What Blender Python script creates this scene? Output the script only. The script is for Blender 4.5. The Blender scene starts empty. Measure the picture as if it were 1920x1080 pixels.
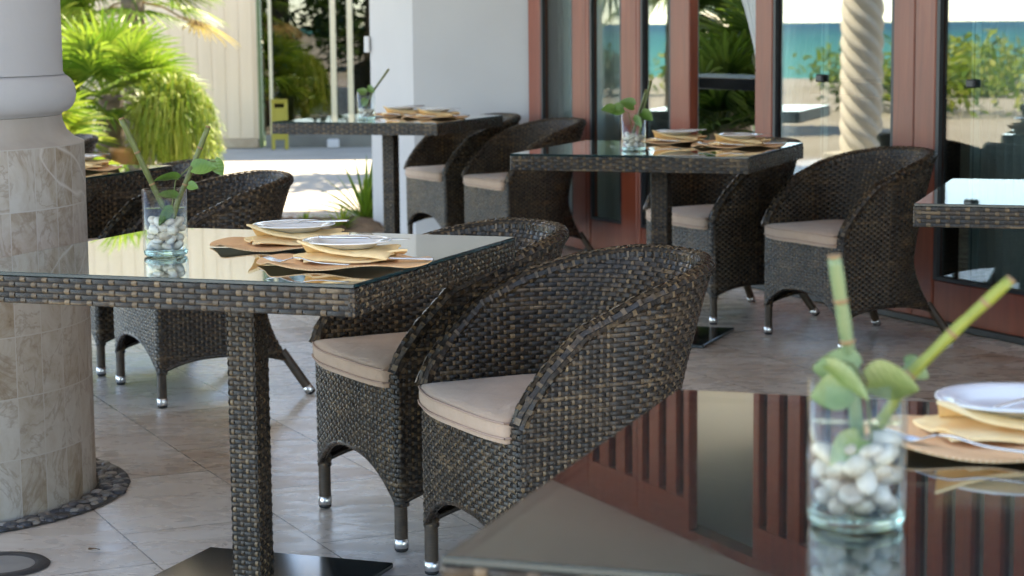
import bpy, math, random
import numpy as np
from mathutils import Vector, Matrix
R = math.radians
random.seed(7); rng = np.random.default_rng(7)
SC = bpy.context.scene
COL = SC.collection

# ------------------------------------------------------------------ camera
cd = bpy.data.cameras.new("camera"); cam = bpy.data.objects.new("camera", cd); COL.objects.link(cam)
SC.camera = cam
cd.sensor_width = 23.6; cd.lens = 23.6 * 3850 / 1920
cd.clip_start = 0.05; cd.clip_end = 3000
cam.location = (0, 0, 1.2565)
cam.rotation_euler = (Matrix.Rotation(R(90 - 7.327), 3, 'X') @ Matrix.Rotation(R(-0.5636), 3, 'Z')).to_euler()
cd.dof.use_dof = True; cd.dof.focus_distance = 4.55; cd.dof.aperture_fstop = 4.8; cd.dof.aperture_blades = 7

# ------------------------------------------------------------------ world and sun
SUN_EL, SUN_AZ = R(56), R(35)            # azimuth measured from +Y (beyond the terrace) towards +X
w = bpy.data.worlds.new("World"); SC.world = w; w.use_nodes = True
nt = w.node_tree; bg = nt.nodes["Background"]
sky = nt.nodes.new("ShaderNodeTexSky"); sky.sky_type = 'NISHITA'; sky.sun_disc = False
sky.sun_elevation = SUN_EL; sky.sun_rotation = SUN_AZ; sky.air_density = 0.8; sky.dust_density = 0.3; sky.ozone_density = 1.2; sky.altitude = 2500
nt.links.new(sky.outputs[0], bg.inputs[0]); bg.inputs[1].default_value = 0.15
sl = bpy.data.lights.new("sun", 'SUN'); sl.energy = 2.6; sl.angle = R(0.5); sl.color = (1.0, 0.94, 0.84)
so = bpy.data.objects.new("sun", sl); COL.objects.link(so)
sd = Vector((math.sin(SUN_AZ) * math.cos(SUN_EL), math.cos(SUN_AZ) * math.cos(SUN_EL), math.sin(SUN_EL)))
so.rotation_euler = sd.to_track_quat('Z', 'Y').to_euler(); so.location = (0, 0, 30)
SC.view_settings.view_transform = 'Standard'; SC.view_settings.look = 'None'
SC.view_settings.exposure = 3.05
SC.view_settings.use_white_balance = True; SC.view_settings.white_balance_temperature = 8300; SC.view_settings.white_balance_tint = 8; SC.view_settings.gamma = 1.0; SC.view_settings.use_curve_mapping = False
try:
    SC.cycles.max_bounces = 12; SC.cycles.transparent_max_bounces = 24; SC.cycles.glossy_bounces = 6
    SC.cycles.diffuse_bounces = 5; SC.cycles.sample_clamp_indirect = 6; SC.cycles.caustics_reflective = False; SC.cycles.caustics_refractive = False
except Exception: pass

# ------------------------------------------------------------------ mesh helpers
class MB:
    def __init__(s): s.v = []; s.f = []; s.m = []; s.n = 0; s.slot = 0
    def add(s, V, F, slot=None):
        V = np.asarray(V, float).reshape(-1, 3)
        s.v.append(V); s.f += [tuple(int(i) + s.n for i in f) for f in F]
        s.m += [s.slot if slot is None else slot] * len(F); s.n += len(V)
        return s
    def box(s, x0, x1, y0, y1, z0, z1, M=None, slot=None):
        V = np.array([[x, y, z] for z in (z0, z1) for y in (y0, y1) for x in (x0, x1)], float)
        if M is not None: V = np.array([list(M @ Vector(p)) for p in V])
        return s.add(V, [(0, 2, 3, 1), (4, 5, 7, 6), (0, 1, 5, 4), (2, 6, 7, 3), (0, 4, 6, 2), (1, 3, 7, 5)], slot)
    def rbox(s, x0, x1, y0, y1, z0, z1, r=.004, M=None, slot=None):
        # box with chamfered edges
        V = []; idx = {}
        c = [(x0, x1), (y0, y1), (z0, z1)]
        for i in (0, 1):
            for j in (0, 1):
                for k in (0, 1):
                    sg = (1 - 2 * i, 1 - 2 * j, 1 - 2 * k); p = (c[0][i], c[1][j], c[2][k])
                    for ax in range(3):
                        q = [p[t] + (0 if t == ax else sg[t] * r) for t in range(3)]
                        idx[(i, j, k, ax)] = len(V); V.append(q)
        F = []
        for ax in range(3):
            a, b = [t for t in range(3) if t != ax]
            for sd_ in (0, 1):
                q = []
                for (u_, v_) in ((0, 0), (1, 0), (1, 1), (0, 1)):
                    k = [0, 0, 0]; k[ax] = sd_; k[a] = u_; k[b] = v_; q.append(idx[(*k, ax)])
                F.append(tuple(q))
        for ax in range(3):      # edges along ax
            a, b = [t for t in range(3) if t != ax]
            for u_ in (0, 1):
                for v_ in (0, 1):
                    k0 = [0, 0, 0]; k0[a] = u_; k0[b] = v_; k1 = list(k0); k1[ax] = 1
                    F.append((idx[(*k0, a)], idx[(*k1, a)], idx[(*k1, b)], idx[(*k0, b)]))
        for i in (0, 1):
            for j in (0, 1):
                for k in (0, 1): F.append((idx[(i, j, k, 0)], idx[(i, j, k, 1)], idx[(i, j, k, 2)]))
        if M is not None: V = [list(M @ Vector(p)) for p in V]
        return s.add(V, F, slot)
    def tube(s, pts, rad, n=8, caps=True, slot=None):
        pts = [Vector(p) for p in pts]; N = len(pts)
        if not hasattr(rad, '__len__'): rad = [rad] * N
        V = []; prev = None
        for i, p in enumerate(pts):
            t = (pts[min(i + 1, N - 1)] - pts[max(i - 1, 0)]).normalized()
            if prev is None:
                a = Vector((0, 0, 1)) if abs(t.z) < .9 else Vector((1, 0, 0)); x = t.cross(a).normalized()
            else: x = (prev - t * prev.dot(t)).normalized()
            prev = x; y = t.cross(x)
            for k in range(n):
                an = 2 * math.pi * k / n; V.append(p + (x * math.cos(an) + y * math.sin(an)) * rad[i])
        F = []
        for i in range(N - 1):
            for k in range(n): F.append((i * n + k, i * n + (k + 1) % n, (i + 1) * n + (k + 1) % n, (i + 1) * n + k))
        if caps: F.append(tuple(range(n - 1, -1, -1))); F.append(tuple((N - 1) * n + k for k in range(n)))
        return s.add([list(v) for v in V], F, slot)
    def lathe(s, prof, n=48, c=(0, 0, 0), slot=None, a0=0, a1=None, close=False):
        full = a1 is None; a1 = 2 * math.pi if full else a1
        m = n if full else n + 1
        V = [[c[0] + r * math.cos(a0 + (a1 - a0) * k / n), c[1] + r * math.sin(a0 + (a1 - a0) * k / n), c[2] + z] for r, z in prof for k in range(m)]
        F = []
        for i in range(len(prof) - 1):
            for k in range(n):
                k2 = (k + 1) % m
                F.append((i * m + k, i * m + k2, (i + 1) * m + k2, (i + 1) * m + k))
        if close and full: F.append(tuple((len(prof) - 1) * m + k for k in range(m))); F.append(tuple(range(m - 1, -1, -1)))
        return s.add(V, F, slot)
    def grid(s, P, closed_u=False, slot=None, flip=False):
        nu, nv = P.shape[0], P.shape[1]; V = P.reshape(-1, 3); F = []
        for i in range(nu - (0 if closed_u else 1)):
            for j in range(nv - 1):
                i2 = (i + 1) % nu
                q = (i * nv + j, i2 * nv + j, i2 * nv + j + 1, i * nv + j + 1)
                F.append(q[::-1] if flip else q)
        return s.add(V, F, slot)
    def build(s, name, mats, parent=None, smooth=True, angle=None):
        me = bpy.data.meshes.new(name)
        V = np.concatenate(s.v) if s.v else np.zeros((0, 3))
        me.from_pydata(V.tolist(), [], s.f)
        if not isinstance(mats, (list, tuple)): mats = [mats]
        for m_ in mats: me.materials.append(m_)
        me.polygons.foreach_set("material_index", s.m)
        me.polygons.foreach_set("use_smooth", [smooth] * len(s.f)); me.update()
        if angle is not None:
            try: me.set_sharp_from_angle(angle=R(angle))
            except Exception: pass
        o = bpy.data.objects.new(name, me); COL.objects.link(o)
        if parent is not None: o.parent = parent
        return o

def tag(o, label=None, cat=None, group=None, kind=None):
    if label: o["label"] = label
    if cat: o["category"] = cat
    if group: o["group"] = group
    if kind: o["kind"] = kind
    return o
def thing(name, label, cat, loc=(0, 0, 0), rz=0, group=None):
    o = bpy.data.objects.new(name, None); COL.objects.link(o); o.empty_display_size = .1
    o.location = loc; o.rotation_euler = (0, 0, R(rz)); return tag(o, label, cat, group)
def structure(o): o["kind"] = "structure"; return o
def dup(root, loc, rz=None, label=None, group=None, rot=None):
    r = root.copy(); COL.objects.link(r); r.location = loc
    if rz is not None: r.rotation_euler = (0, 0, R(rz))
    if rot is not None: r.rotation_euler = rot
    if label: r["label"] = label
    if group: r["group"] = group
    for ch in list(root.children):
        c = ch.copy(); COL.objects.link(c); c.parent = r
        for g in ch.children:
            d = g.copy(); COL.objects.link(d); d.parent = c
    return r
def subdivide(o, n=1):
    m = o.modifiers.new("sub", 'SUBSURF'); m.levels = n; m.render_levels = n; return o

# ------------------------------------------------------------------ materials
def mat(name, color=(.5, .5, .5), rough=.5, metal=0, spec=.5, **kw):
    m = bpy.data.materials.new(name); m.use_nodes = True
    b = m.node_tree.nodes["Principled BSDF"]
    b.inputs["Base Color"].default_value = (*color, 1); b.inputs["Roughness"].default_value = rough
    b.inputs["Metallic"].default_value = metal; b.inputs["Specular IOR Level"].default_value = spec
    for k, v in kw.items(): b.inputs[k.replace('_', ' ')].default_value = v
    return m
class NG:
    def __init__(s, m): s.m = m; s.t = m.node_tree; s.b = s.t.nodes.get("Principled BSDF")
    def n(s, typ, **kw):
        x = s.t.nodes.new(typ)
        for k, v in kw.items():
            if k.startswith('i_'):
                key = k[2:]; key = int(key) if key.isdigit() else key.replace('_', ' ')
                x.inputs[key].default_value = v
            else: setattr(x, k, v)
        return x
    def l(s, a, b): s.t.links.new(a, b)
    def math(s, op, a, b=None, c=None, clamp=False):
        x = s.t.nodes.new("ShaderNodeMath"); x.operation = op; x.use_clamp = clamp
        for i, q in enumerate((a, b, c)):
            if q is None: continue
            if isinstance(q, (int, float)): x.inputs[i].default_value = q
            else: s.l(q, x.inputs[i])
        return x.outputs[0]
    def coords(s, kind="Object", scale=(1, 1, 1), rot=(0, 0, 0), loc=(0, 0, 0)):
        tc = s.n("ShaderNodeTexCoord"); mp = s.n("ShaderNodeMapping")
        mp.inputs["Scale"].default_value = scale; mp.inputs["Rotation"].default_value = rot; mp.inputs["Location"].default_value = loc
        s.l(tc.outputs[kind], mp.inputs[0]); return mp.outputs[0]
    def noise(s, vec, scale, detail=4, rough=.55, dist=0):
        x = s.n("ShaderNodeTexNoise"); x.inputs["Scale"].default_value = scale; x.inputs["Detail"].default_value = detail
        x.inputs["Roughness"].default_value = rough; x.inputs["Distortion"].default_value = dist
        if vec is not None: s.l(vec, x.inputs["Vector"])
        return x.outputs["Fac"]
    def ramp(s, fac, stops, interp='LINEAR'):
        x = s.n("ShaderNodeValToRGB"); cr = x.color_ramp; cr.interpolation = interp
        while len(cr.elements) < len(stops): cr.elements.new(.5)
        for e, (p, c) in zip(cr.elements, stops):
            e.position = p; e.color = (*c, 1) if len(c) == 3 else c
        s.l(fac, x.inputs[0]); return x.outputs[0]
    def mix(s, fac, a, b, mode='MIX'):
        x = s.n("ShaderNodeMix"); x.data_type = 'RGBA'; x.blend_type = mode
        for i, q in ((0, fac), (6, a), (7, b)):
            if isinstance(q, (int, float)): x.inputs[i].default_value = q
            elif isinstance(q, tuple): x.inputs[i].default_value = (*q, 1)
            else: s.l(q, x.inputs[i])
        return x.outputs[2]
    def color(s, c): s.l(c, s.b.inputs["Base Color"])
    def bump(s, h, strength=.3, dist=.01):
        x = s.n("ShaderNodeBump"); x.inputs["Strength"].default_value = strength; x.inputs["Distance"].default_value = dist
        s.l(h, x.inputs["Height"]); s.l(x.outputs[0], s.b.inputs["Normal"])
def noisy(name, c1, c2, scale=8, rough=.6, bump=0, bdist=.004, kind="Object", stretch=(1, 1, 1), detail=5, **kw):
    m = mat(name, c1, rough, **kw); g = NG(m); v = g.coords(kind, stretch)
    f = g.noise(v, scale, detail); g.color(g.ramp(f, [(.3, c1), (.7, c2)]))
    if bump: g.bump(g.noise(v, scale * 6, 4), bump, bdist)
    return m

def glass_mat(name, tint=(.9, .95, .94), refl=1.0, ior=1.5, rough=0.0, base=0.0):
    m = bpy.data.materials.new(name); m.use_nodes = True; t = m.node_tree; t.nodes.clear()
    o = t.nodes.new("ShaderNodeOutputMaterial"); mx = t.nodes.new("ShaderNodeMixShader")
    tr = t.nodes.new("ShaderNodeBsdfTransparent"); gl = t.nodes.new("ShaderNodeBsdfGlossy")
    tr.inputs[0].default_value = (*tint, 1); gl.inputs[0].default_value = (1, 1, 1, 1); gl.inputs["Roughness"].default_value = rough
    lw = t.nodes.new("ShaderNodeLayerWeight"); lw.inputs[0].default_value = .5
    pw = t.nodes.new("ShaderNodeMath"); pw.operation = 'POWER'; pw.inputs[1].default_value = 5; t.links.new(lw.outputs["Facing"], pw.inputs[0])
    f0 = ((ior - 1) / (ior + 1)) ** 2
    ml = t.nodes.new("ShaderNodeMath"); ml.operation = 'MULTIPLY_ADD'; ml.use_clamp = True
    ml.inputs[1].default_value = (1 - f0) * refl; ml.inputs[2].default_value = f0 * refl + base
    t.links.new(pw.outputs[0], ml.inputs[0]); t.links.new(ml.outputs[0], mx.inputs[0])
    t.links.new(tr.outputs[0], mx.inputs[1]); t.links.new(gl.outputs[0], mx.inputs[2]); t.links.new(mx.outputs[0], o.inputs[0])
    return m

def wicker_mat(name, vert):
    m = mat(name, (.05, .03, .02), .36, spec=.42); g = NG(m)
    geo = g.n("ShaderNodeNewGeometry"); v = g.coords("Object"); rnd = geo.outputs["Random Per Island"]
    n1 = g.noise(v, 11, 3); n2 = g.noise(g.coords("Object", (5, 5, 75) if not vert else (45, 45, 6)), 1.0, 2)
    f = g.math('MULTIPLY_ADD', rnd, .10, g.math('MULTIPLY_ADD', n1, .36, g.math('MULTIPLY', n2, .62)))
    if vert: c = g.ramp(f, [(.36, (.040, .026, .015)), (.50, (.088, .057, .031)), (.62, (.165, .108, .057)), (.74, (.28, .19, .10))])
    else: c = g.ramp(f, [(.42, (.016, .012, .009)), (.54, (.026, .018, .012)), (.63, (.056, .036, .021)), (.74, (.17, .11, .056))])
    g.color(c); g.l(g.ramp(g.noise(v, 60, 2), [(.3, (.20,) * 3), (.7, (.36,) * 3)]), g.b.inputs["Roughness"])
    wv = g.n("ShaderNodeTexWave"); wv.bands_direction = 'Z'; wv.inputs["Scale"].default_value = 180; wv.inputs["Distortion"].default_value = .5
    g.l(v, wv.inputs["Vector"]); g.bump(wv.outputs["Fac"], .25, .0006)
    return m
WICK = wicker_mat("wicker_strand", False); WICKV = wicker_mat("wicker_stake", True)
WBACK = mat("wicker_core", (.017, .013, .010), .8)
WRAP = noisy("wicker_wrap", (.02, .014, .01), (.075, .045, .024), 40, .4, .4, .002, stretch=(1, 1, 10))
ALU = mat("aluminium", (.72, .72, .72), .28, 1.0)
RUBBER = mat("black_rubber", (.012, .012, .013), .55)
CUSH = mat("cushion_fabric", (.40, .285, .225), .85, Sheen_Weight=.25); _g = NG(CUSH)
_v = _g.coords(); _g.color(_g.ramp(_g.noise(_v, 9, 4), [(.3, (.50, .345, .245)), (.7, (.59, .42, .31))]))
_g.bump(_g.math('ADD', _g.noise(_g.coords(scale=(1, 1, 1)), 600, 2), _g.math('MULTIPLY', _g.noise(_v, 11, 4, .5, .8), 7)), .45, .003)
PIPE = noisy("cushion_piping", (.42, .285, .22), (.48, .33, .26), 50, .85)
STEELB = noisy("base_plate_steel", (.010, .014, .015), (.022, .03, .031), 5, .12, spec=.6)
TGLASS = glass_mat("table_glass", (.88, .94, .92), 1.25, 1.5)
_g = NG(TGLASS); _gl = [n_ for n_ in TGLASS.node_tree.nodes if n_.type == 'BSDF_GLOSSY'][0]
_g.l(_g.ramp(_g.noise(_g.coords(), 5, 6, .7, 1.5), [(.45, (.0,) * 3), (.75, (.07,) * 3)]), _gl.inputs["Roughness"])
TEDGE = mat("glass_edge", (.008, .035, .04), .1, spec=.6, Alpha=.9)
VGLASS = glass_mat("vase_glass", (.97, .99, .985), 1.0, 1.45)
VBASE = mat("vase_base_glass", (.62, .86, .80), .03, Transmission_Weight=1.0, IOR=1.45)
WATER = glass_mat("vase_water", (.90, .94, .90), .8, 1.33)
CHINA = mat("white_china", (.80, .81, .82), .12, spec=.6, Coat_Weight=.4)
STEEL = mat("cutlery_steel", (.62, .62, .63), .16, 1.0)
NAPK = noisy("napkin_cotton", (.90, .62, .30), (.93, .72, .42), 30, .85, .25, .002)
# woven placemat
MATM = mat("woven_placemat", (.7, .4, .2), .8); _g = NG(MATM)
_v = _g.coords(rot=(0, 0, R(45)))
_w1 = _g.n("ShaderNodeTexWave"); _w1.inputs["Scale"].default_value = 60; _g.l(_v, _w1.inputs["Vector"])
_w2 = _g.n("ShaderNodeTexWave"); _w2.bands_direction = 'Y'; _w2.inputs["Scale"].default_value = 60; _g.l(_v, _w2.inputs["Vector"])
_m = _g.math('MULTIPLY', _w1.outputs["Fac"], _w2.outputs["Fac"])
_g.color(_g.ramp(_m, [(.0, (.78, .42, .20)), (.6, (.93, .62, .36))])); _g.bump(_m, .6, .0015)
STEM = mat("green_stem", (.2, .25, .05), .45); _g = NG(STEM); _v = _g.coords()
_g.color(_g.ramp(_g.noise(_v, 25, 4), [(.3, (.075, .095, .025)), (.7, (.14, .16, .045))]))
STEMY = noisy("yellow_green_stem", (.17, .21, .03), (.27, .30, .05), 22, .4)
STEMP = noisy("pale_green_stem", (.11, .19, .09), (.22, .27, .12), 16, .42)
NODE = noisy("stem_node", (.20, .11, .05), (.34, .22, .10), 60, .6)
def veins(m):
    g = NG(m); w_ = g.n("ShaderNodeTexWave"); w_.inputs["Scale"].default_value = 55; w_.inputs["Distortion"].default_value = 1.5; g.l(g.coords("Object", (1, .6, 1), (0, 0, R(35))), w_.inputs["Vector"]); g.bump(w_.outputs["Fac"], .35, .001)
LEAF = mat("pothos_leaf", (.2, .34, .07), .38, Transmission_Weight=0.0); _g = NG(LEAF); _v = _g.coords()
_g.color(_g.ramp(_g.noise(_v, 16, 3), [(.35, (.08, .17, .028)), (.62, (.14, .25, .055)), (.78, (.34, .40, .17))])); _g.b.inputs["Subsurface Weight"].default_value = .0
PALE = noisy("pale_leaf", (.09, .17, .04), (.27, .32, .13), 14, .4)
veins(LEAF); veins(PALE)
PEB = mat("pebble", (.6, .57, .52), .35); _g = NG(PEB); _oi = _g.n("ShaderNodeObjectInfo")
_g.color(_g.mix(_g.noise(_g.coords(), 60, 3), _g.ramp(_oi.outputs["Random"], [(0, (.66, .60, .52)), (.3, (.52, .43, .33)), (.5, (.36, .23, .13)), (.62, (.70, .67, .62)), (.8, (.44, .36, .27)), (1, (.26, .20, .15))]), (.60, .54, .46)))

WOOD = mat("red_wood", (.2, .05, .03), .38, spec=.5); _g = NG(WOOD); _v = _g.coords("Object", (6, 6, .6))
_g.color(_g.ramp(_g.noise(_v, 3, 6, .6, .6), [(.25, (.15, .030, .013)), (.55, (.22, .046, .020)), (.8, (.30, .078, .038))]))
_g.bump(_g.noise(_g.coords("Object", (30, 30, 1.5)), 4, 4), .25, .002)
GASK = mat("black_gasket", (.014, .015, .018), .45)
DGLASS = glass_mat("door_glass", (.66, .72, .71), 1.6, 1.5, 0.0, .085)
PGLASS = glass_mat("plain_door_glass", (.86, .92, .91), .6, 1.5)
LSTILE = mat("pale_stile", (.42, .50, .50), .3)
WINGL = glass_mat("window_glass", (.17, .20, .18), 1.0, 1.5, 0, .05)
def plaster(name, c1, c2):
    m = mat(name, c1, .8); g = NG(m); v = g.coords()
    g.color(g.ramp(g.noise(v, 1.3, 5), [(.3, c1), (.7, c2)])); g.bump(g.noise(v, 40, 5), .2, .004); return m
WHITE = plaster("white_plaster", (.45, .45, .465), (.50, .50, .51))
CREAM = mat("cream_board", (.8, .7, .5), .7); _g = NG(CREAM); _v = _g.coords("Object", (7, 1, .3))
_g.color(_g.ramp(_g.noise(_v, 1.5, 4), [(.3, (.66, .51, .34)), (.7, (.73, .58, .41))]))
COLW = plaster("column_paint", (.46, .46, .475), (.51, .51, .52))

# travertine floor: running bond tiles laid along the doors, every tile with its own tone and vein direction
FLOOR = mat("travertine_floor", (.4, .35, .3), .25, spec=.38); _g = NG(FLOOR)
_v = _g.coords("Object", (1, 1, 1), (0, 0, R(65)))
_br = _g.n("ShaderNodeTexBrick"); _br.offset = .5; _br.squash = 1
_br.inputs["Scale"].default_value = 1.0; _br.inputs["Brick Width"].default_value = .62; _br.inputs["Row Height"].default_value = .41
_br.inputs["Mortar Size"].default_value = .0022; _br.inputs["Mortar Smooth"].default_value = .2; _br.inputs["Bias"].default_value = 0
_br.inputs["Color1"].default_value = (0, 0, 0, 1); _br.inputs["Color2"].default_value = (1, 1, 1, 1); _br.inputs["Mortar"].default_value = (.5, .5, .5, 1)
_g.l(_v, _br.inputs["Vector"])
_off = _g.n("ShaderNodeVectorMath"); _off.operation = 'MULTIPLY_ADD'; _off.inputs[1].default_value = (7, 5, 3)
_g.l(_br.outputs["Color"], _off.inputs[0]); _g.l(_g.coords("Object", (.7, 1.25, 1), (0, 0, R(8))), _off.inputs[2])
_n1 = _g.noise(_off.outputs[0], 1.9, 7, .62, 1.3); _n2 = _g.noise(_off.outputs[0], 11, 6, .6, .6)
_tone = _g.math('MULTIPLY_ADD', _g.ramp(_br.outputs["Color"], [(0, (.1,) * 3), (.5, (.5,) * 3), (1, (.85,) * 3)]), .36, _g.math('MULTIPLY_ADD', _n1, .85, _g.math('MULTIPLY', _n2, .12)))
_fc = _g.ramp(_tone, [(.34, (.27, .185, .13)), (.48, (.46, .355, .28)), (.64, (.59, .515, .445)), (.84, (.70, .645, .585))])
_g.color(_g.mix(_br.outputs["Fac"], _fc, (.12, .10, .085)))
_g.l(_g.ramp(_n2, [(.3, (.20,) * 3), (.7, (.36,) * 3)]), _g.b.inputs["Roughness"])
_g.bump(_g.math('SUBTRACT', _g.math('MULTIPLY', _n2, .35), _br.outputs["Fac"]), .35, .0022)
# travertine cladding of the round plinth (cylindrical tiles)
CLAD = mat("travertine_cladding", (.45, .38, .3), .42); _g = NG(CLAD)
_uv = _g.n("ShaderNodeUVMap"); _br = _g.n("ShaderNodeTexBrick"); _br.offset = 0; _br.inputs["Scale"].default_value = 1.0
_br.inputs["Brick Width"].default_value = .098; _br.inputs["Row Height"].default_value = .1587; _br.inputs["Mortar Size"].default_value = .0016
_br.inputs["Color1"].default_value = (0, 0, 0, 1); _br.inputs["Color2"].default_value = (1, 1, 1, 1); _br.inputs["Mortar"].default_value = (.5,) * 3 + (1,)
_g.l(_uv.outputs[0], _br.inputs["Vector"])
_off = _g.n("ShaderNodeVectorMath"); _off.operation = 'MULTIPLY_ADD'; _off.inputs[1].default_value = (5, 9, 3)
_g.l(_br.outputs["Color"], _off.inputs[0]); _g.l(_g.coords("Object", (1, 1, .8)), _off.inputs[2])
_n1 = _g.noise(_off.outputs[0], 8, 8, .7, 1.2); _n2 = _g.noise(_off.outputs[0], 38, 5, .6)
_t = _g.math('MULTIPLY_ADD', _br.outputs["Color"], .24, _g.math('MULTIPLY_ADD', _n1, .8, _g.math('MULTIPLY', _n2, .22)))
_c = _g.ramp(_t, [(.38, (.16, .105, .06)), (.48, (.33, .26, .19)), (.60, (.43, .375, .315)), (.80, (.52, .485, .44))])
_vn = _g.noise(_off.outputs[0], 4.5, 6, .6, 2.2); _vf = _g.ramp(_g.math('ABSOLUTE', _g.math('SUBTRACT', _vn, .5)), [(.0, (.38,) * 3), (.03, (0,) * 3)])
_c = _g.mix(_vf, _c, (.17, .10, .055))
_wn = _g.noise(_g.coords("Object", (1, 1, 2.2), (0, R(12), R(30))), 1.1, 3, .5, .6); _wf = _g.ramp(_g.math('ABSOLUTE', _g.math('SUBTRACT', _wn, .52)), [(.0, (.85,) * 3), (.010, (0,) * 3)])
_c = _g.mix(_wf, _c, (.62, .58, .54))
_g.color(_g.mix(_br.outputs["Fac"], _c, (.50, .47, .43))); _g.bump(_g.math('SUBTRACT', _n2, _br.outputs["Fac"]), .3, .002)

SAND = noisy("pale_paving", (.30, .275, .24), (.38, .35, .31), 2, .8, .3, .01)
SOIL = noisy("bed_soil", (.10, .06, .035), (.26, .17, .10), 6, .95, .8, .03)
BEACH = noisy("beach_sand", (.30, .265, .20), (.38, .34, .27), .5, .9, .4, .02)
GRASS = noisy("lawn", (.06, .10, .025), (.10, .15, .04), 3, .95)
SEA = mat("sea_water", (.01, .1, .1), .5, spec=.04); _g = NG(SEA); _v = _g.coords("Object", (.02, .02, 1))
_sx = _g.n("ShaderNodeSeparateXYZ"); _g.l(_g.coords(), _sx.inputs[0]); _dp = _g.math('DIVIDE', _g.math('MULTIPLY', _sx.outputs[0], -1.0), 400.0, clamp=True)
_g.color(_g.mix(_g.math('MULTIPLY', _g.noise(_v, 1.2, 4), .3), _g.ramp(_dp, [(.08, (.05, .26, .22)), (.25, (.015, .16, .16)), (.7, (.006, .07, .12))]), (.02, .12, .13)))
_g.bump(_g.noise(_g.coords("Object", (.5, .5, 1)), 1.5, 6), .5, .3)
def foliage(name, c1, c2, c3, sc=3):
    m = mat(name, c2, .42, spec=.4); g = NG(m); geo = g.n("ShaderNodeNewGeometry")
    f = g.math('MULTIPLY_ADD', geo.outputs["Random Per Island"], .6, g.math('MULTIPLY', g.noise(g.coords(), sc, 3), .5))
    col = g.ramp(f, [(.25, c1), (.55, c2), (.85, c3)]); g.color(col)
    # thin leaves let light through
    t = m.node_tree; tl = t.nodes.new("ShaderNodeBsdfTranslucent"); ms = t.nodes.new("ShaderNodeMixShader"); ms.inputs[0].default_value = .4
    g.l(g.mix(.35, col, (.16, .26, .02)), tl.inputs[0]); out = t.nodes["Material Output"]
    g.l(g.b.outputs[0], ms.inputs[1]); g.l(tl.outputs[0], ms.inputs[2]); g.l(ms.outputs[0], out.inputs[0]); return m
PALMG = foliage("palm_green", (.05, .13, .012), (.15, .25, .025), (.32, .40, .06))
PALMD = foliage("shaded_palm_green", (.012, .035, .006), (.03, .075, .012), (.09, .15, .03))  # darker copy of the palm green, shade put into the colour
LIMEG = foliage("lime_green", (.08, .17, .015), (.28, .38, .04), (.50, .50, .12))
DARKG = foliage("dark_green", (.015, .035, .01), (.03, .065, .018), (.06, .11, .03))
DRYF = foliage("dry_frond", (.20, .12, .05), (.34, .22, .09), (.45, .32, .15))
BARK = noisy("palm_bark", (.10, .075, .055), (.23, .18, .13), 5, .9, .8, .03, stretch=(1, 1, 4))
TERRA = noisy("terracotta", (.52, .27, .15), (.66, .40, .26), 5, .8, .3, .01)

# ------------------------------------------------------------------ weave generator
def weave(mb, S, nu, nv, amp=.0026, wv=.42, hw=.40, slot=0, back=True, backoff=-.0018, closed=False, full=True, sgn=1, keep=None, vslot=None):
    """S(a, b) -> points for a in 0..nu, b in 0..nv (arrays). Flat strands go over one stake and under the next."""
    def PN(a, b):
        e = .05; P = S(a, b); A = S(np.clip(a + e, -1e9 if closed else 0, 1e9 if closed else nu), b) - S(np.clip(a - e, -1e9 if closed else 0, 1e9 if closed else nu), b)
        B = S(a, np.clip(b + e, 0, nv)) - S(a, np.clip(b - e, 0, nv))
        N = np.cross(A, B); L = np.linalg.norm(N, axis=-1, keepdims=True); return P, sgn * N / np.maximum(L, 1e-12)
    I, J = np.meshgrid(np.arange(nu) + .5, np.arange(nv) + .5, indexing='ij'); par = (np.floor(I) + np.floor(J)).astype(int) % 2
    def patches(sel, da, db, ha, hb, arch, lift, drop):
        if keep is not None: sel = sel & keep(I, J)
        ci, cj = I[sel], J[sel]; k = len(ci)
        if k == 0: return
        u = np.linspace(-1, 1, da); v = np.linspace(-1, 1, db)
        U, V_ = np.meshgrid(u, v, indexing='ij'); jit = rng.uniform(-.05, .05, (k, 1, 1))
        a = ci[:, None, None] + U[None] * ha; b = cj[:, None, None] + V_[None] * hb + jit * hb
        if not closed: a = np.clip(a, 0, nu)
        b = np.clip(b, 0, nv)
        P, N = PN(a, b)
        long_ = U if arch == 'u' else V_; cross = V_ if arch == 'u' else U
        h = drop + (lift - drop) * (1 - np.abs(long_) ** 2.2) - np.abs(cross) ** 3 * lift * .35
        h = h[None] * (1 + rng.uniform(-.18, .18, (k, 1, 1)))
        Q = (P + N * h[..., None]).reshape(-1, 3)
        base = (np.arange(k) * da * db)[:, None]
        q = np.array([[i * db + j, (i + 1) * db + j, (i + 1) * db + j + 1, i * db + j + 1] for i in range(da - 1) for j in range(db - 1)])
        F = (base[:, :, None] + q[None]).reshape(-1, 4)
        mb.add(Q, F.tolist(), slot if arch == 'u' else (slot + 2))
    hv = wv / 2
    patches(par == 0, 5 if full else 3, 3 if full else 2, 1 - hv * .9, hw, 'u', amp, -amp * .5)
    patches(par == 1, 3 if full else 2, 3, hv, .56, 'v', amp * .75, -amp * .6)
    if back:
        a = np.linspace(0, nu, max(2, nu // 2 + 1)); b = np.linspace(0, nv, max(2, nv // 3 + 1)); A, B = np.meshgrid(a, b, indexing='ij')
        P, N = PN(A, B); mb.grid(P + N * backoff, slot=1)

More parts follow.
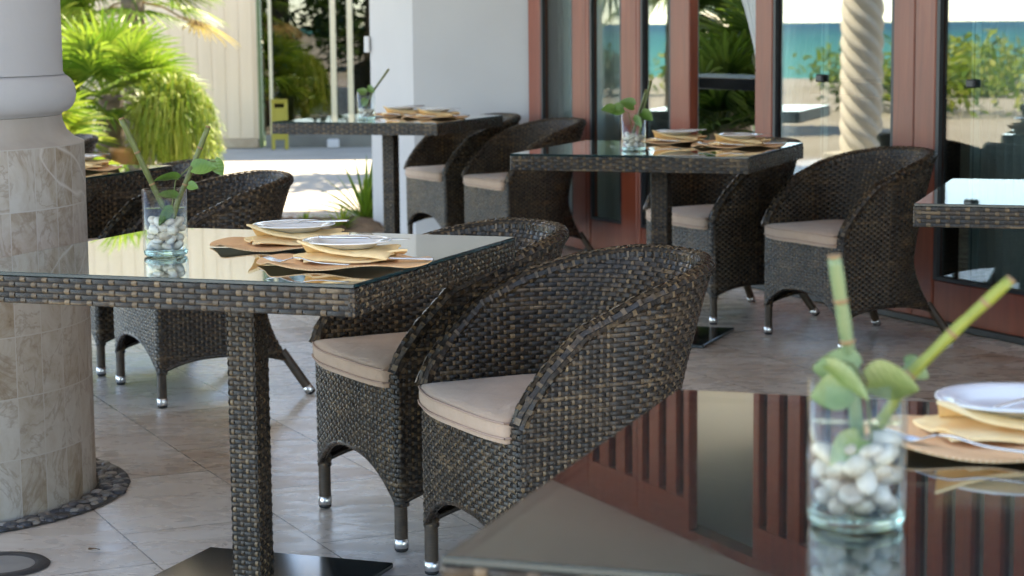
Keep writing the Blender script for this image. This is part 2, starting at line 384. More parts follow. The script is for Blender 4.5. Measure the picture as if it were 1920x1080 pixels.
# ------------------------------------------------------------------ chair
A_RIM_V = [0, .012, .03, .067, .145, .27, .395, .5, .6]; A_RIM_Z = [.435, .465, .495, .543, .620, .672, .706, .728, .738]
def a_of(z): return .272 + .022 * np.clip((z - .3) / .45, 0, 1)
def b_of(z): return .225 + .125 * np.clip((z - .33) / .43, 0, 1.2) ** 1.3
V0 = .215
PATHL = 1.25       # path: s in [0,1]; straight right side, arc, straight left side
def plan(s, z, off=0.0):
    s = np.asarray(s, float); z = np.asarray(z, float); s, z = np.broadcast_arrays(s, z)
    st = .19
    t = np.clip(s / st, 0, 1); t2 = np.clip((1 - s) / st, 0, 1); th = np.clip((s - st) / (1 - 2 * st), 0, 1) * np.pi
    a = a_of(z) - off; b = b_of(z) - off
    c, n = np.cos(th), np.sin(th)
    ex = .86                                            # a slightly squared arc
    cx = np.sign(c) * np.abs(c) ** ex; ny = np.abs(n) ** ex
    u = a * cx; v = V0 + b * ny
    v = np.where(s < st, V0 * t, v); u = np.where(s < st, a, u)
    v = np.where(s > 1 - st, V0 * t2, v); u = np.where(s > 1 - st, -a, u)
    low = np.clip((.34 - z) / .22, 0, 1.1) ** 1.8
    wgt = np.exp(-((th - R(52)) / .42) ** 2) + np.exp(-((th - R(128)) / .42) ** 2)
    k = low * wgt * (off < .02)
    u = u + np.sign(c) * .030 * k; v = v + .075 * k
    return u, v
def rim_z(s):
    u, v = plan(s, np.full(np.shape(s), .70)); return np.interp(v, A_RIM_V, A_RIM_Z)
def skirt_z(s):
    s = np.asarray(s, float)
    rc = .19 + .62 * 52 / 180       # rear corner position on the path
    def seg(x, w0, h): return h * (1 - np.abs(2 * x - 1) ** 2.3)
    z = np.full(s.shape, .118)
    x = np.clip(s / rc, 0, 1); z = z + np.where(s < rc, seg(x, 0, .045), 0)
    x = np.clip((s - rc) / (1 - 2 * rc), 0, 1); z = z + np.where((s >= rc) & (s <= 1 - rc), seg(x, 0, .06), 0)
    x = np.clip((1 - s) / rc, 0, 1); z = z + np.where(s > 1 - rc, seg(x, 0, .045), 0)
    return z
def outer(nu, nv):
    def S(a, b):
        s = 1 - a / nu; zb = skirt_z(s); zr = rim_z(s)
        z = np.clip(.115 + .64 * b / nv, zb, zr)
        u, v = plan(s, z); return np.stack(np.broadcast_arrays(u, v, z), -1)
    return S
def inner(nu, nv):
    def S(a, b):
        s = a / nu; zr = rim_z(s); z = np.minimum(.40 + .355 * b / nv, zr)
        u, v = plan(s, z, .030); v = np.maximum(v, .004); return np.stack(np.broadcast_arrays(u, v, z), -1)
    return S
def front(nu, nv):
    def S(a, b):
        x = 2 * a / nu - 1; u = x * .262
        zb = .118 + .10 * (1 - np.abs(x) ** 2.6); zt = .432
        z = np.clip(.115 + (zt - .115) * b / nv, zb, zt); v = -.004 - .014 * (1 - x * x)
        return np.stack(np.broadcast_arrays(u, v, z), -1)
    return S
def rimtube(nu, nv, r=.0205):
    def S(a, b):
        s = 1 - a / nu; z = rim_z(s); u, v = plan(s, z, .014); P = np.stack([u, v, z], -1)
        e = .004; s1 = np.clip(s + e, 0, 1); s0 = np.clip(s - e, 0, 1)
        def pt(q): zz = rim_z(q); uu, vv = plan(q, zz, .014); return np.stack([uu, vv, zz], -1)
        T = pt(s1) - pt(s0); T /= np.maximum(np.linalg.norm(T, axis=-1, keepdims=True), 1e-9)
        cen = np.array([0, .22, .62]); O_ = P - cen; O_ -= (O_ * T).sum(-1, keepdims=True) * T; O_ /= np.maximum(np.linalg.norm(O_, axis=-1, keepdims=True), 1e-9)
        W = np.cross(T, O_); ph = 2 * np.pi * b / nv
        return P + r * (O_ * np.cos(ph)[..., None] - W * np.sin(ph)[..., None])
    return S
def cyl_S(x, y, z0, z1, r, nu, nv, dx=0, dy=0):
    def S(a, b):
        ph = 2 * np.pi * a / nu; t = b / nv
        return np.stack(np.broadcast_arrays(x + dx * t + r * np.cos(ph), y + dy * t + r * np.sin(ph), z0 + (z1 - z0) * t), -1)
    return S
def make_chair(name, label, loc, rz, group):
    t = thing(name, label, 'chair', loc, rz, group)
    mb = MB()
    weave(mb, outer(72, 62), 72, 62, sgn=-1, keep=lambda I, J: (.115 + .64 * J / 62 < rim_z(1 - I / 72) + .003) & (.115 + .64 * J / 62 > skirt_z(1 - I / 72) - .002))
    weave(mb, inner(70, 34), 70, 34, sgn=-1, keep=lambda I, J: .40 + .355 * J / 34 < rim_z(I / 70) + .003)
    weave(mb, front(26, 28), 26, 28, keep=lambda I, J: .115 + .317 * J / 28 > .118 + .10 * (1 - np.abs(2 * I / 26 - 1) ** 2.6) - .003)
    fx = np.linspace(-1, 1, 40); mb.tube([(q * .262, -.004 - .014 * (1 - q * q) + .008, .116 + .10 * (1 - abs(q) ** 2.6)) for q in fx], .009, 8, slot=0)
    sx_ = np.linspace(0, 1, 110); zz_ = skirt_z(sx_); uu_, vv_ = plan(sx_, zz_, .006); mb.tube([(float(a), float(b), float(c)) for a, b, c in zip(uu_, vv_, zz_)], .0085, 8, slot=0)
    mb.build('tub_shell', [WICK, WBACK, WICKV], t)
    mb = MB(); weave(mb, rimtube(104, 10), 104, 10, amp=.0013, wv=.5)
    for sx in (-1, 1): weave(mb, cyl_S(sx * .258, .014, .112, .445, .0175, 6, 28), 6, 28, closed=True)
    mb.build('rolled_rim', [WICK, WBACK, WICKV], t)
    # seat deck
    ths = np.linspace(0, 1, 60); u, v = plan(ths, np.full(60, .42), .034)
    mb = MB(); mb.add([[a, b, .398] for a, b in zip(u, np.maximum(v, -.005))] + [[0, .2, .398]], [(i, i + 1, 60) for i in range(59)] + [(59, 0, 60)]); mb.build('seat_deck', WBACK, t)
    # cushion
    mb = MB(); prof = [(.0, .0), (.012, .004), (.0, .010), (-.012, .0145)]
    n = 72; sp = np.linspace(0, 1, n - 14); uu, vv = plan(sp, np.full(n - 14, .44), .040); vv = np.maximum(vv, .0)
    fx = np.linspace(-uu[0], uu[0], 16)[1:-1]; fr = -.020 - .032 * (1 - (fx / uu[0]) ** 2)
    vv = np.where(vv < .03, vv - .018, vv)
    O2 = np.stack([np.r_[uu, fx], np.r_[vv, fr]], -1); cen = np.array([0, .19])
    rings = [(.985, .400), (1.0, .409), (1.005, .418), (1.006, .432), (.998, .444), (.975, .450), (.90, .4555), (.72, .460), (.45, .4625), (.2, .463)]
    P = np.array([[list(cen + (p - cen) * k) + [z] for (k, z) in rings] for p in O2])
    P[:, :, 2] += .002 * np.sin(P[:, :, 0] * 17 + 1) * np.cos(P[:, :, 1] * 13)
    mb.grid(P, closed_u=True); m_ = len(rings)
    mb.f.append(tuple(i * m_ + m_ - 1 for i in range(n))); mb.m.append(0)
    cu = mb.build('cushion', CUSH, t)
    for zz, k in ((.413, 1.012), (.4445, 1.004)):
        pm = MB(); pts = [Vector((*(cen + (p - cen) * k), zz + .002 * math.sin(p[0] * 17 + 1))) for p in O2]; pts.append(pts[0]); pm.tube(pts, .0026, 6, False); pm.build('piping', PIPE, cu)
    # legs
    for (x, y, x1, y1, z1) in ((-.256, .012, -.256, .012, .135), (.256, .012, .256, .012, .135), (-.25, .545, -.200, .455, .15), (.25, .545, .200, .455, .15)):
        p0 = Vector((x, y, 0)); p1 = Vector((x1, y1, z1)); d = (p1 - p0).normalized()
        mb = MB(); pts = []; rr = []
        N = 40
        for k in range(N + 1):
            q = p0 + d * (.03 + ((p1 - p0).length - .03) * k / N); pts.append(q); rr.append(.0155 + .0010 * abs(math.sin(k * math.pi / 2)))
        mb.tube(pts, rr, 14); leg = mb.build('leg', WRAP, t)
        mb = MB(); mb.tube([p0 + d * .010, p0 + d * .0112, p0 + d * .032, p0 + d * .033], [.0165, .0178, .0178, .0160], 16); mb.build('ferrule', ALU, leg)
        mb = MB(); mb.tube([p0 + Vector((0, 0, .001)), p0 + d * .003 + Vector((0, 0, .0008)), p0 + d * .0115], [.0125, .0160, .0168], 16); mb.build('foot_cap', RUBBER, leg)
    return t

# ------------------------------------------------------------------ table
TL, TW, TZ = .94, .92, .7525
def make_table(name, label, loc, rz, group):
    t = thing(name, label, 'table', loc, rz, group)
    hx, hy = TL / 2, TW / 2; r = .008
    mb = MB()
    # four woven edge bands, rounded at the corners by the next band's first column
    zb, zt = .697, TZ
    def band(p0, p1, n):
        p0 = np.array(p0); p1 = np.array(p1)
        def S(a, b):
            q = p0 + (p1 - p0) * (a / n)[..., None]; z = zb + (zt - zb) * b / 5
            return np.concatenate([q, np.broadcast_to(z, q.shape[:-1])[..., None]], -1)
        return S
    nL, nW = 36, 36
    for p0, p1 in (((-hx, -hy), (hx, -hy)), ((hx, -hy), (hx, hy)), ((hx, hy), (-hx, hy)), ((-hx, hy), (-hx, -hy))):
        weave(mb, band(p0, p1, 36), 36, 5, amp=.0028, wv=.46)
    for cx in (-hx, hx):
        for cy in (-hy, hy): weave(mb, cyl_S(cx - math.copysign(.006, cx), cy - math.copysign(.006, cy), zb, zt, .008, 4, 6), 4, 6, amp=.0016, closed=True)
    mb.build('woven_apron', [WICK, WBACK, WICKV], t)
    mb = MB(); n1, n2 = 30, 70
    weave(mb, lambda a, b: np.stack(np.broadcast_arrays(-hx + .003 + (TL - .006) * a / n1, -hy + .003 + (TW - .006) * b / n2, TZ - .0035 + 0 * a), -1), n1, n2, amp=.0020, full=True)
    mb.box(-hx + .006, hx - .006, -hy + .006, hy - .006, zb + .004, TZ - .008, slot=1); mb.build('woven_top', [WICK, WBACK, WICKV], t)
    mb = MB(); g0, g1 = TZ + .0008, TZ + .0088; e = .002
    ring = lambda d, z: [[-hx + d, -hy + d, z], [hx - d, -hy + d, z], [hx - d, hy - d, z], [-hx + d, hy - d, z]]
    V = ring(e, g0) + ring(0, g0 + e * .6) + ring(0, g1 - e * .6) + ring(e, g1)
    mb.add(V, [(12, 13, 14, 15)], 0)
    mb.add(V, [(3, 2, 1, 0)] + [(a * 4 + k, a * 4 + (k + 1) % 4, (a + 1) * 4 + (k + 1) % 4, (a + 1) * 4 + k) for a in range(3) for k in range(4)], 1)
    mb.f[1] = mb.f[1]
    mb.build('glass_top', [TGLASS, TEDGE], t, smooth=False)
    mb = MB(); h = .034
    for p0, p1 in (((-h, -h), (h, -h)), ((h, -h), (h, h)), ((h, h), (-h, h)), ((-h, h), (-h, -h))):
        p0 = np.array(p0); p1 = np.array(p1)
        weave(mb, (lambda p0, p1: lambda a, b: np.concatenate([p0 + (p1 - p0) * (a / 4)[..., None], np.broadcast_to(.014 + .684 * b / 62, a.shape)[..., None]], -1))(p0, p1), 4, 62, amp=.0026)
    mb.box(-h + .002, h - .002, -h + .002, h - .002, .014, .70, slot=1)
    mb.build('post', [WICK, WBACK, WICKV], t)
    mb = MB(); mb.rbox(-.24, .24, -.24, .24, 0.001, .015, .003); mb.build('base_plate', STEELB, t, smooth=False)
    return t

# ------------------------------------------------------------------ the setting
def sheet(name, x0, x1, y0, y1, z, m):
    mb = MB(); mb.add([[x0, y0, z], [x1, y0, z], [x1, y1, z], [x0, y1, z]], [(0, 1, 2, 3)]); return structure(mb.build(name, m, smooth=False))
sheet('ground', -30, 900, -900, 900, -.012, BEACH)
sheet('sea', -1500, -30, -1500, 1500, -.02, SEA)
mb = MB(); mb.add([[-7.2, -6, 0], [9, -6, 0], [9, 14.3, 0], [-7.2, 14.3, 0]], [(0, 1, 2, 3)]); structure(mb.build('terrace_floor', FLOOR, smooth=False))
sheet('pavement', -7.2, 9, 14.3, 21.4, -.004, SAND)
sheet('lawn', -14, 12, 21.8, 60, -.004, GRASS)

DX = Matrix.Translation((1.801, 8.42, 0)) @ Matrix.Rotation(R(-65), 4, 'Z')   # local x runs along the doors to the near right, y goes inside
def dpart(mb, name, m, parent=None, smooth=False): return mb.build(name, m, parent, smooth)
DL = (1.801, 8.42, 0)
# ceiling of the terrace
CEILM = noisy("ceiling_plaster", (.78, .77, .75), (.82, .81, .79), 1.5, .85)
mb = MB(); mb.box(-4.9, 9, 2.2, 15.6, 2.90, 3.15); structure(mb.build('ceiling', CEILM, smooth=False))

# glazed doors
def door(s0, s1, left, right, label, gk=True, slots=True, strip=None, gm=None):
    t = thing('glazed_door', label, 'door', DL, -65)
    mb = MB(); D = .055
    zt = 1.62
    mb.rbox(s0, s0 + left, -D, 0, .012, zt, .005); mb.rbox(s1 - right, s1, -D, 0, .012, zt, .005)
    mb.rbox(s0, s1, -D + .004, -.004, zt + .001, 1.72, .004)
    if slots:
        n = max(2, round((s1 - s0) / .18)); st = (s1 - s0) / n
        for k in range(n + 1):
            c = s0 + k * st; a, b = max(s0, c - .052), min(s1, c + .052); mb.rbox(a, b, -D, 0, 1.721, 2.68, .004)
        mb.rbox(s0, s1, -D, 0, 2.681, 2.84, .004)
    mb.build('frame', WOOD, t, smooth=False)
    mb = MB(); mb.rbox(s0 + left + .001, s1 - right - .001, -D + .008, -.008, .014, .19, .004); mb.build('kick_panel', WOOD, t, smooth=False)
    g0, g1 = s0 + left, s1 - right
    mb = MB(); mb.box(g0, g1, -.030, -.024, .19, 1.62)
    if slots: mb.box(s0 + .06, s1 - .06, -.030, -.024, 1.73, 2.67)
    mb.build('glass_pane', gm or DGLASS, t, smooth=False)
    mb = MB(); mb.box(g0 + .0005, g0 + .022, -.050, -.031, .191, 1.619); mb.box(g1 - .022, g1 - .0005, -.050, -.031, .191, 1.619); mb.box(g0 + .023, g1 - .023, -.050, -.031, .191, .206)
    mb.build('gasket', GASK, t, smooth=False)
    if strip:
        x = s0 + strip; mb = MB(); mb.rbox(x, x + .016, -.020, -.008, .192, 1.618, .003); mb.rbox(x + .022, x + .062, -.020, -.008, .192, 1.618, .003); mb.build('light_stile', LSTILE, t, smooth=False)
        mb = MB(); mb.box(x + .0165, x + .0215, -.018, -.008, .192, 1.618); mb.rbox(x + .004, x + .056, -.052, -.031, .985, 1.020, .006); mb.build('lock_bar', GASK, t, smooth=False)
    return t
door(-3.893, -3.165, .155, .165, 'narrow wood framed glass door next to the grey white wall', gm=PGLASS)
door(-3.160, -2.590, .03, .17, 'wood framed glass door with red kick panel, second panel from the grey white wall', gm=PGLASS)
door(-2.585, -2.040, .03, .19, 'wood framed glass door behind the vase of the middle table with sea in its pane')
door(-1.424, -.180, .148, .145, 'wide wood framed glass door showing the twisted column, behind the empty chair', strip=.50)
door(-.175, .950, .14, .14, 'wood framed glass door at the right edge of the photo, behind the glass corner of a table', strip=.33)
door(.955, 2.0, .10, .10, 'wood framed glass door just beyond the right edge beside the nearest one')
door(2.005, 3.1, .10, .10, 'last wood framed glass door nearest to the camera on the right')
mb = MB(); mb.rbox(-3.9, 8.2, -.05, .06, 2.842, 2.897, .004); o = mb.build('door_header', WOOD, smooth=False); o.location = DL; o.rotation_euler = (0, 0, R(-65)); tag(o, 'red wood beam running along the top of all glass doors', 'beam')
mb = MB(); mb.box(3.11, 8.2, -.05, .1, 0, 2.84); o = mb.build('side_wall', WHITE, smooth=False); o.location = DL; o.rotation_euler = (0, 0, R(-65)); tag(o, 'white wall continuing past the glass doors on the right', 'wall')
mb = MB(); mb.rbox(-3.16, 3.1, -.075, -.056, .003, .03, .003); o = mb.build('door_track', GASK, smooth=False); o.location = DL; o.rotation_euler = (0, 0, R(-65)); tag(o, 'dark floor track in front of the glass doors', 'door track')

# room behind the doors
DIM = plaster("room_wall_paint", (.55, .57, .55), (.62, .63, .61))
t = thing('dining_room', 'dim room with pale walls seen through the glass doors', 'building', DL, -65)
mb = MB(); mb.box(-3.9, 8, 4.2, 4.35, 0, 2.9); mb.build('back_wall', DIM, t, smooth=False)
mb = MB(); mb.box(-4.05, -3.9, 1.78, 4.35, 0, 2.9); mb.box(-4.05, -3.9, .62, 1.779, 0, .25); mb.box(8.0, 8.15, .02, 4.35, 0, 2.9); mb.build('end_wall', DIM, t, smooth=False)
mb = MB(); mb.box(-4.05, 8.15, .07, 4.0, 2.902, 3.05); mb.build('room_ceiling', DIM, t, smooth=False)
SHEER = mat("sheer_curtain", (.80, .83, .84), .8, Alpha=.8); SHEER.node_tree.nodes["Principled BSDF"].inputs["Transmission Weight"].default_value = 0
def curtain(label, x_top0, x_top1, x_bot0, x_bot1, y, z0, z1, nf=9):
    P = np.zeros((70, 30, 3))
    for i in range(70):
        for j in range(30):
            t_ = j / 29; k = t_ ** 1.6; a = i / 69
            x = (x_bot0 + (x_top0 - x_bot0) * k) * (1 - a) + (x_bot1 + (x_top1 - x_bot1) * k) * a
            P[i, j] = (x, y + .022 * math.sin(a * nf * 2 * math.pi + t_ * .8), z0 + (z1 - z0) * t_)
    mb = MB(); mb.grid(P); o = mb.build('sheer_curtain', SHEER); o.location = DL; o.rotation_euler = (0, 0, R(-65)); return tag(o, label, 'curtain')
curtain('white sheer curtain swept to the right in the open palm filled doorway', -2.5, -1.60, -1.72, -1.60, .16, .95, 2.05)
mb = MB(); P = np.zeros((90, 2, 3))
for i in range(90): P[i, :, 0] = -3.86 + 1.62 * i / 89; P[i, :, 1] = .12 + .006 * math.sin(i * 1.1); P[i, 0, 2] = .02; P[i, 1, 2] = 2.1
mb.grid(P); o = mb.build('pane_backing', noisy("backing_grey", (.40, .42, .41), (.46, .48, .47), 3, .8)); o.location = DL; o.rotation_euler = (0, 0, R(-65)); tag(o, 'pale grey blind added behind the three glass doors next to the wall to imitate a reflection', 'backing')  # added sheet that gives the panes the grey of a reflection
curtain('white sheer curtain swept to the left beside the twisted column reflection', -1.58, -.85, -1.58, -1.46, .16, .05, 2.05, 7)
curtain('white sheer curtain hanging straight behind the right edge door', -.02, .30, -.02, .30, .16, .05, 2.05, 6)
t = thing('console_table', 'dark tall console table inside the open doorway', 'table', DL, -65)
mb = MB(); mb.rbox(-3.7, -.95, .60, 1.05, .89, .955, .004); mb.build('table_top', mat("dark_lacquer", (.012, .013, .016), .2), t, smooth=False)
for xx in (-3.6, -1.1):
    mb = MB(); mb.rbox(xx, xx + .06, .75, .85, .0, .889, .004); mb.build('leg', mat("dark_wood_leg", (.03, .02, .015), .5), t, smooth=False)
mb = MB()
for k in range(7):
    a = (k - 3) * .3; pts = [(a * .04, 0, 0), (a * .055, .01 * (-1) ** k, .05), (a * .075, .015 * (-1) ** k, .09 + .02 * (k % 2)), (a * .08, .0, .125 + .025 * (k % 2))]
    mb.tube(pts, [.010, .011, .008, .003], 8)
o = mb.build('plant_shoots', mat("pale_shoot", (.80, .86, .55), .6)); o.location = DX @ Vector((-2.72, .82, .956)); tag(o, 'pale plant ornament standing on the dark console', 'shoots')  # plant shoots, coloured as if brightly lit

# grey white wall with sky lit side face
P1, P2, P3 = (-.571, 12.2), (.150, 11.962), (-.866, 12.83)
mb = MB(); V = []
pts = [P1, P2, (P2[0] + .42, P2[1] + .25), (.2, 13.1), (-.5, 13.25), P3]
for z in (0, 2.9): V += [[x, y, z] for x, y in pts]
n = len(pts); mb.add(V, [(k, (k + 1) % n, n + (k + 1) % n, n + k) for k in range(n)] + [tuple(range(n, 2 * n)), tuple(range(n - 1, -1, -1))])
t = thing('wall_pier', 'white plastered wall pier standing between the far garden and the glass doors', 'wall'); mb.build('pier_body', WHITE, t, smooth=False)
mb = MB(); mb.rbox(-.900, -.868, 12.80, 12.84, 1.09, 1.19, .004); mb.build('wall_bracket', mat("white_plastic", (.78, .78, .80), .4), t, smooth=False)

# column
CX, CY = -1.652, 5.505
t = thing('round_column', 'big white round column on a tall drum clad in veined travertine tiles', 'column', (CX, CY, 0))
mb = MB(); mb.lathe([(.45, 2.9), (.45, 1.142), (.455, 1.135)], 96); mb.build('shaft', COLW, t)
mb = MB(); pr = [(.45, 1.134)] + [(.447 + .036 * math.cos(a), 1.084 + .05 * math.sin(a)) for a in np.linspace(R(85), R(-85), 14)] + [(.443, 1.028)]
mb.lathe(pr, 96); mb.build('base_moulding', COLW, t)
PLS = noisy("travertine_cap", (.38, .33, .285), (.47, .43, .39), 7, .5, .2, .002)
mb = MB(); mb.lathe([(.443, 1.027), (.445, 1.01), (.455, .985), (.475, .965), (.499, .955), (.501, .953)], 96); mb.build('sloped_cap', PLS, t)
mb = MB(); N = 128; V = []; F = []
zs = [0.0, .953]
for z in zs:
    for k in range(N + 1): V.append([.5 * math.cos(2 * math.pi * k / N), .5 * math.sin(2 * math.pi * k / N), z])
mb.add(V, [(k, k + 1, N + 1 + k + 1, N + 1 + k) for k in range(N)])
dr = mb.build('tiled_drum', CLAD, t); uv = dr.data.uv_layers.new(name="UVMap")
for p in dr.data.polygons:
    k = p.index
    for li, c in zip(p.loop_indices, ((0, 0), (1, 0), (1, 1), (0, 1))): uv.data[li].uv = ((k + c[0]) / N * 36 * .098, c[1] * .953 + 2e-4)
mb = MB(); ring = []
for k in range(420):
    a = rng.uniform(-math.pi * .75, math.pi * .45); rr = .510 + rng.uniform(0, .070); ps = rng.uniform(.008, .015)
    c = Vector((rr * math.cos(a), rr * math.sin(a), .003)); q = rng.uniform(0, 6.28)
    V = []; 
    for i, (rad, z) in enumerate(((1.0, 0), (.86, .45), (.5, .62))):
        for j in range(7):
            an = j / 7 * 2 * math.pi; x = rad * math.cos(an) * ps * 1.5; y = rad * math.sin(an) * ps * .9
            V.append([c.x + x * math.cos(q) - y * math.sin(q), c.y + x * math.sin(q) + y * math.cos(q), c.z + z * ps])
    mb.add(V, [(i * 7 + j, i * 7 + (j + 1) % 7, (i + 1) * 7 + (j + 1) % 7, (i + 1) * 7 + j) for i in range(2) for j in range(7)] + [tuple(14 + j for j in range(7))])
PEBD = mat("dark_pebble", (.1, .1, .11), .4); _g = NG(PEBD); _geo = _g.n("ShaderNodeNewGeometry")
_g.color(_g.ramp(_geo.outputs["Random Per Island"], [(0, (.035, .038, .045)), (.45, (.09, .09, .10)), (.75, (.22, .19, .16)), (1, (.36, .33, .30))]))
o = mb.build('pebble_border', PEBD); o.location = (CX, CY, 0); tag(o, 'band of dark and grey pebbles set in the floor round the column drum', 'pebbles', kind='stuff')
mb = MB(); mb.lathe([(.502, .0035), (.592, .0035)], 96); o = mb.build('pebble_bedding', mat("dark_mortar", (.06, .058, .056), .8), smooth=False); o.location = (CX, CY, 0); structure(o)

# floor uplight / drain
t = thing('floor_light', 'round recessed floor light with dark ring in front of the column', 'floor light', (-1.215, 4.72, 0))
mb = MB(); mb.lathe([(.082, .004), (.088, .007), (.112, .007), (.118, .002)], 48); mb.build('ring', noisy("dark_ring", (.02, .02, .024), (.05, .048, .05), 40, .5, .5, .004), t)
mb = MB(); mb.lathe([(.0005, .0045), (.0815, .0045)], 48); mb.build('lens', noisy("frosted_lens", (.20, .19, .18), (.28, .26, .24), 15, .35), t)

# cream facade with dark windows beyond
t = thing('cream_building', 'cream boarded facade with tall garden windows beyond the sunlit path', 'building', (0, 21.45, 0))
mb = MB()
x = -13.0
mb.box(-13.0, -2.62, .03, .30, .0, 3.4)
while x < -2.7:
    mb.rbox(x, x + .139, .023, .0299, .10, 3.4, .002); x += .1435
mb.build('boarded_wall', CREAM, t, smooth=False)
mb = MB(); mb.rbox(-13.0, -2.63, -.012, .029, .0, .095, .004); mb.build('tile_skirting', noisy("skirting_tile", (.34, .24, .15), (.46, .36, .25), 6, .5), t, smooth=False)
WFR = mat("window_mullion", (.62, .55, .38), .45)
mb = MB(); mb.rbox(-2.62, -2.585, -.0, .12, 0, 3.4, .004); mb.build('jamb', mat("jamb_reflected_green", (.10, .14, .06), .5), t, smooth=False)  # dark jamb with the green of a reflection put into its colour
for xx, ww in ((-2.50, .03), (-1.86, .055), (-1.685, .055), (-.6, .05), (.6, .05)):
    mb = MB(); mb.rbox(xx, xx + ww, -.01, .05, .13, 3.4, .003); mb.build('mullion', WFR, t, smooth=False)
mb = MB(); mb.box(-2.555, 3.0, .055, .065, .13, 3.4); mb.build('glass_pane', WINGL, t, smooth=False)
mb = MB(); mb.rbox(-2.555, 3.0, -.015, .14, .0, .128, .004); mb.build('window_sill', noisy("dark_sill", (.12, .12, .11), (.18, .18, .16), 4, .5), t, smooth=False)
mb = MB(); mb.box(-13.2, 4, -.05, 2.4, 3.401, 3.6); mb.build('shade_slab', CREAM, t, smooth=False)  # out of view, added to shade the path along the facade foot
mb = MB(); mb.rbox(-.12, .0, -.12, -.02, 0, .09, .01); o = mb.build('junction_box', WHITE, smooth=False); o.location = (-1.78, 21.4, 0); tag(o, 'small white box standing at the foot of the far window', 'box')

# yellow wet floor sign
YEL = mat("yellow_plastic", (.30, .25, .03), .5)
t = thing('floor_sign', 'yellow folding caution sign standing against the far dark window', 'sign', (-2.375, 21.18, 0), 8)
for sg in (-1, 1):
    mb = MB(); M = Matrix.Rotation(R(9 * sg), 4, 'X') @ Matrix.Identity(4); off = .075 * sg
    M = Matrix.Translation((0, off, 0)) @ Matrix.Rotation(R(9 * sg), 4, 'X')
    mb.rbox(-.085, -.050, -.007, .007, 0, .52, .003, M); mb.rbox(.050, .085, -.007, .007, 0, .52, .003, M); mb.rbox(-.0495, .0495, -.007, .007, .10, .43, .003, M); mb.rbox(-.0495, .0495, -.007, .007, .475, .52, .003, M)
    mb.build('panel', YEL, t, smooth=False)

# ------------------------------------------------------------------ plants
def strip(mb, pts, wid, nrm=None, fold=.0, slot=None):
    """a leaf blade along pts with widths wid, slight V fold"""
    V = []; pts = [Vector(p) for p in pts]
    for i, p in enumerate(pts):
        t = (pts[min(i + 1, len(pts) - 1)] - pts[max(i - 1, 0)]).normalized(); up = Vector((0, 0, 1)) if nrm is None else nrm
        s_ = t.cross(up); s_ = s_.normalized() if s_.length > 1e-4 else Vector((1, 0, 0)); n_ = s_.cross(t)
        V += [p - s_ * wid[i] + n_ * fold * wid[i], p, p + s_ * wid[i] + n_ * fold * wid[i]]
    mb.add([list(v) for v in V], [(3 * i + k, 3 * i + k + 1, 3 * i + 4 + k, 3 * i + 3 + k) for i in range(len(pts) - 1) for k in (0, 1)], slot)
def fan_frond(mb, base, d, length, rad, nl=26, slot=0, droop=.25, wid=.016):
    base = Vector(base); d = Vector(d).normalized(); tip = base + d * length + Vector((0, 0, -.10 * length))
    mid = base + d * length * .5 + Vector((0, 0, .03 * length))
    mb.tube([base, mid, tip], [.012, .009, .006], 5, slot=slot)
    side = d.cross(Vector((0, 0, 1))).normalized(); up = side.cross(d).normalized()
    roll = random.uniform(-.6, .6); side, up = side * math.cos(roll) + up * math.sin(roll), up * math.cos(roll) - side * math.sin(roll)
    for k in range(nl):
        a = R(-125 + 250 * k / (nl - 1)) + random.uniform(-.03, .03); L = rad * (1 - .25 * abs(a) / 2.2) * random.uniform(.88, 1.05)
        dir_ = d * math.cos(a) + side * math.sin(a)
        pts = [tip + dir_ * L * q + up * (.10 * L * math.sin(q * 2)) + Vector((0, 0, -droop * L * q * q * (q > .4))) for q in (.03, .3, .6, .85, 1.0)]
        strip(mb, pts, [wid * .5, wid, wid * .9, wid * .5, .001], up, .35, slot)
def fan_palm(name, label, loc, h, nf, L, rad, m, group=None, seed=1, up0=-.35, trunk_r=.11, wid=.016, dry=0):
    random.seed(seed); t = thing(name, label, 'palm', loc, 0, group)
    mb = MB(); zz = np.linspace(0, h, 14); mb.tube([(0.03 * math.sin(z * 2), 0, z) for z in zz], [trunk_r * (1.15 - .25 * i / 13) * (1 + .06 * (-1) ** i) for i in range(14)], 12); mb.build('trunk', BARK, t)
    mb = MB()
    for k in range(nf):
        az = k * 2.39996 + random.uniform(-.2, .2); el = up0 + (1.35 - up0) * ((k + .5) / nf) ** .9
        d = (math.cos(az) * math.cos(el), math.sin(az) * math.cos(el), math.sin(el))
        fan_frond(mb, (0.02 * d[0], .02 * d[1], h - .05), d, L * random.uniform(.8, 1.15), rad * random.uniform(.85, 1.1), 26, 1 if k < dry else 0, wid=wid)
    mb.build('crown', [m, DRYF], t, smooth=False); return t
fan_palm('fan_palm', 'big sunlit fan palm filling the gap right of the white column', (-3.28, 16.8, 0), .72, 26, .42, .52, PALMG, 'palms by the sunlit path', 3)
fan_palm('fan_palm', 'low bright fan palm directly behind the edge of the white column', (-3.62, 15.6, 0), .42, 18, .36, .42, LIMEG, 'palms by the sunlit path', 5)
fan_palm('fan_palm', 'tall fan palm with brown tipped fronds reaching over the cream wall', (-3.35, 18.4, 0), 1.55, 24, .5, .5, PALMG, 'palms by the sunlit path', 8, dry=2)
fan_palm('fan_palm', 'fan palm against the cream wall with fronds at the top left of the gap', (-4.2, 18.6, 0), 1.2, 22, .5, .55, LIMEG, 'palms by the sunlit path', 11, dry=1)
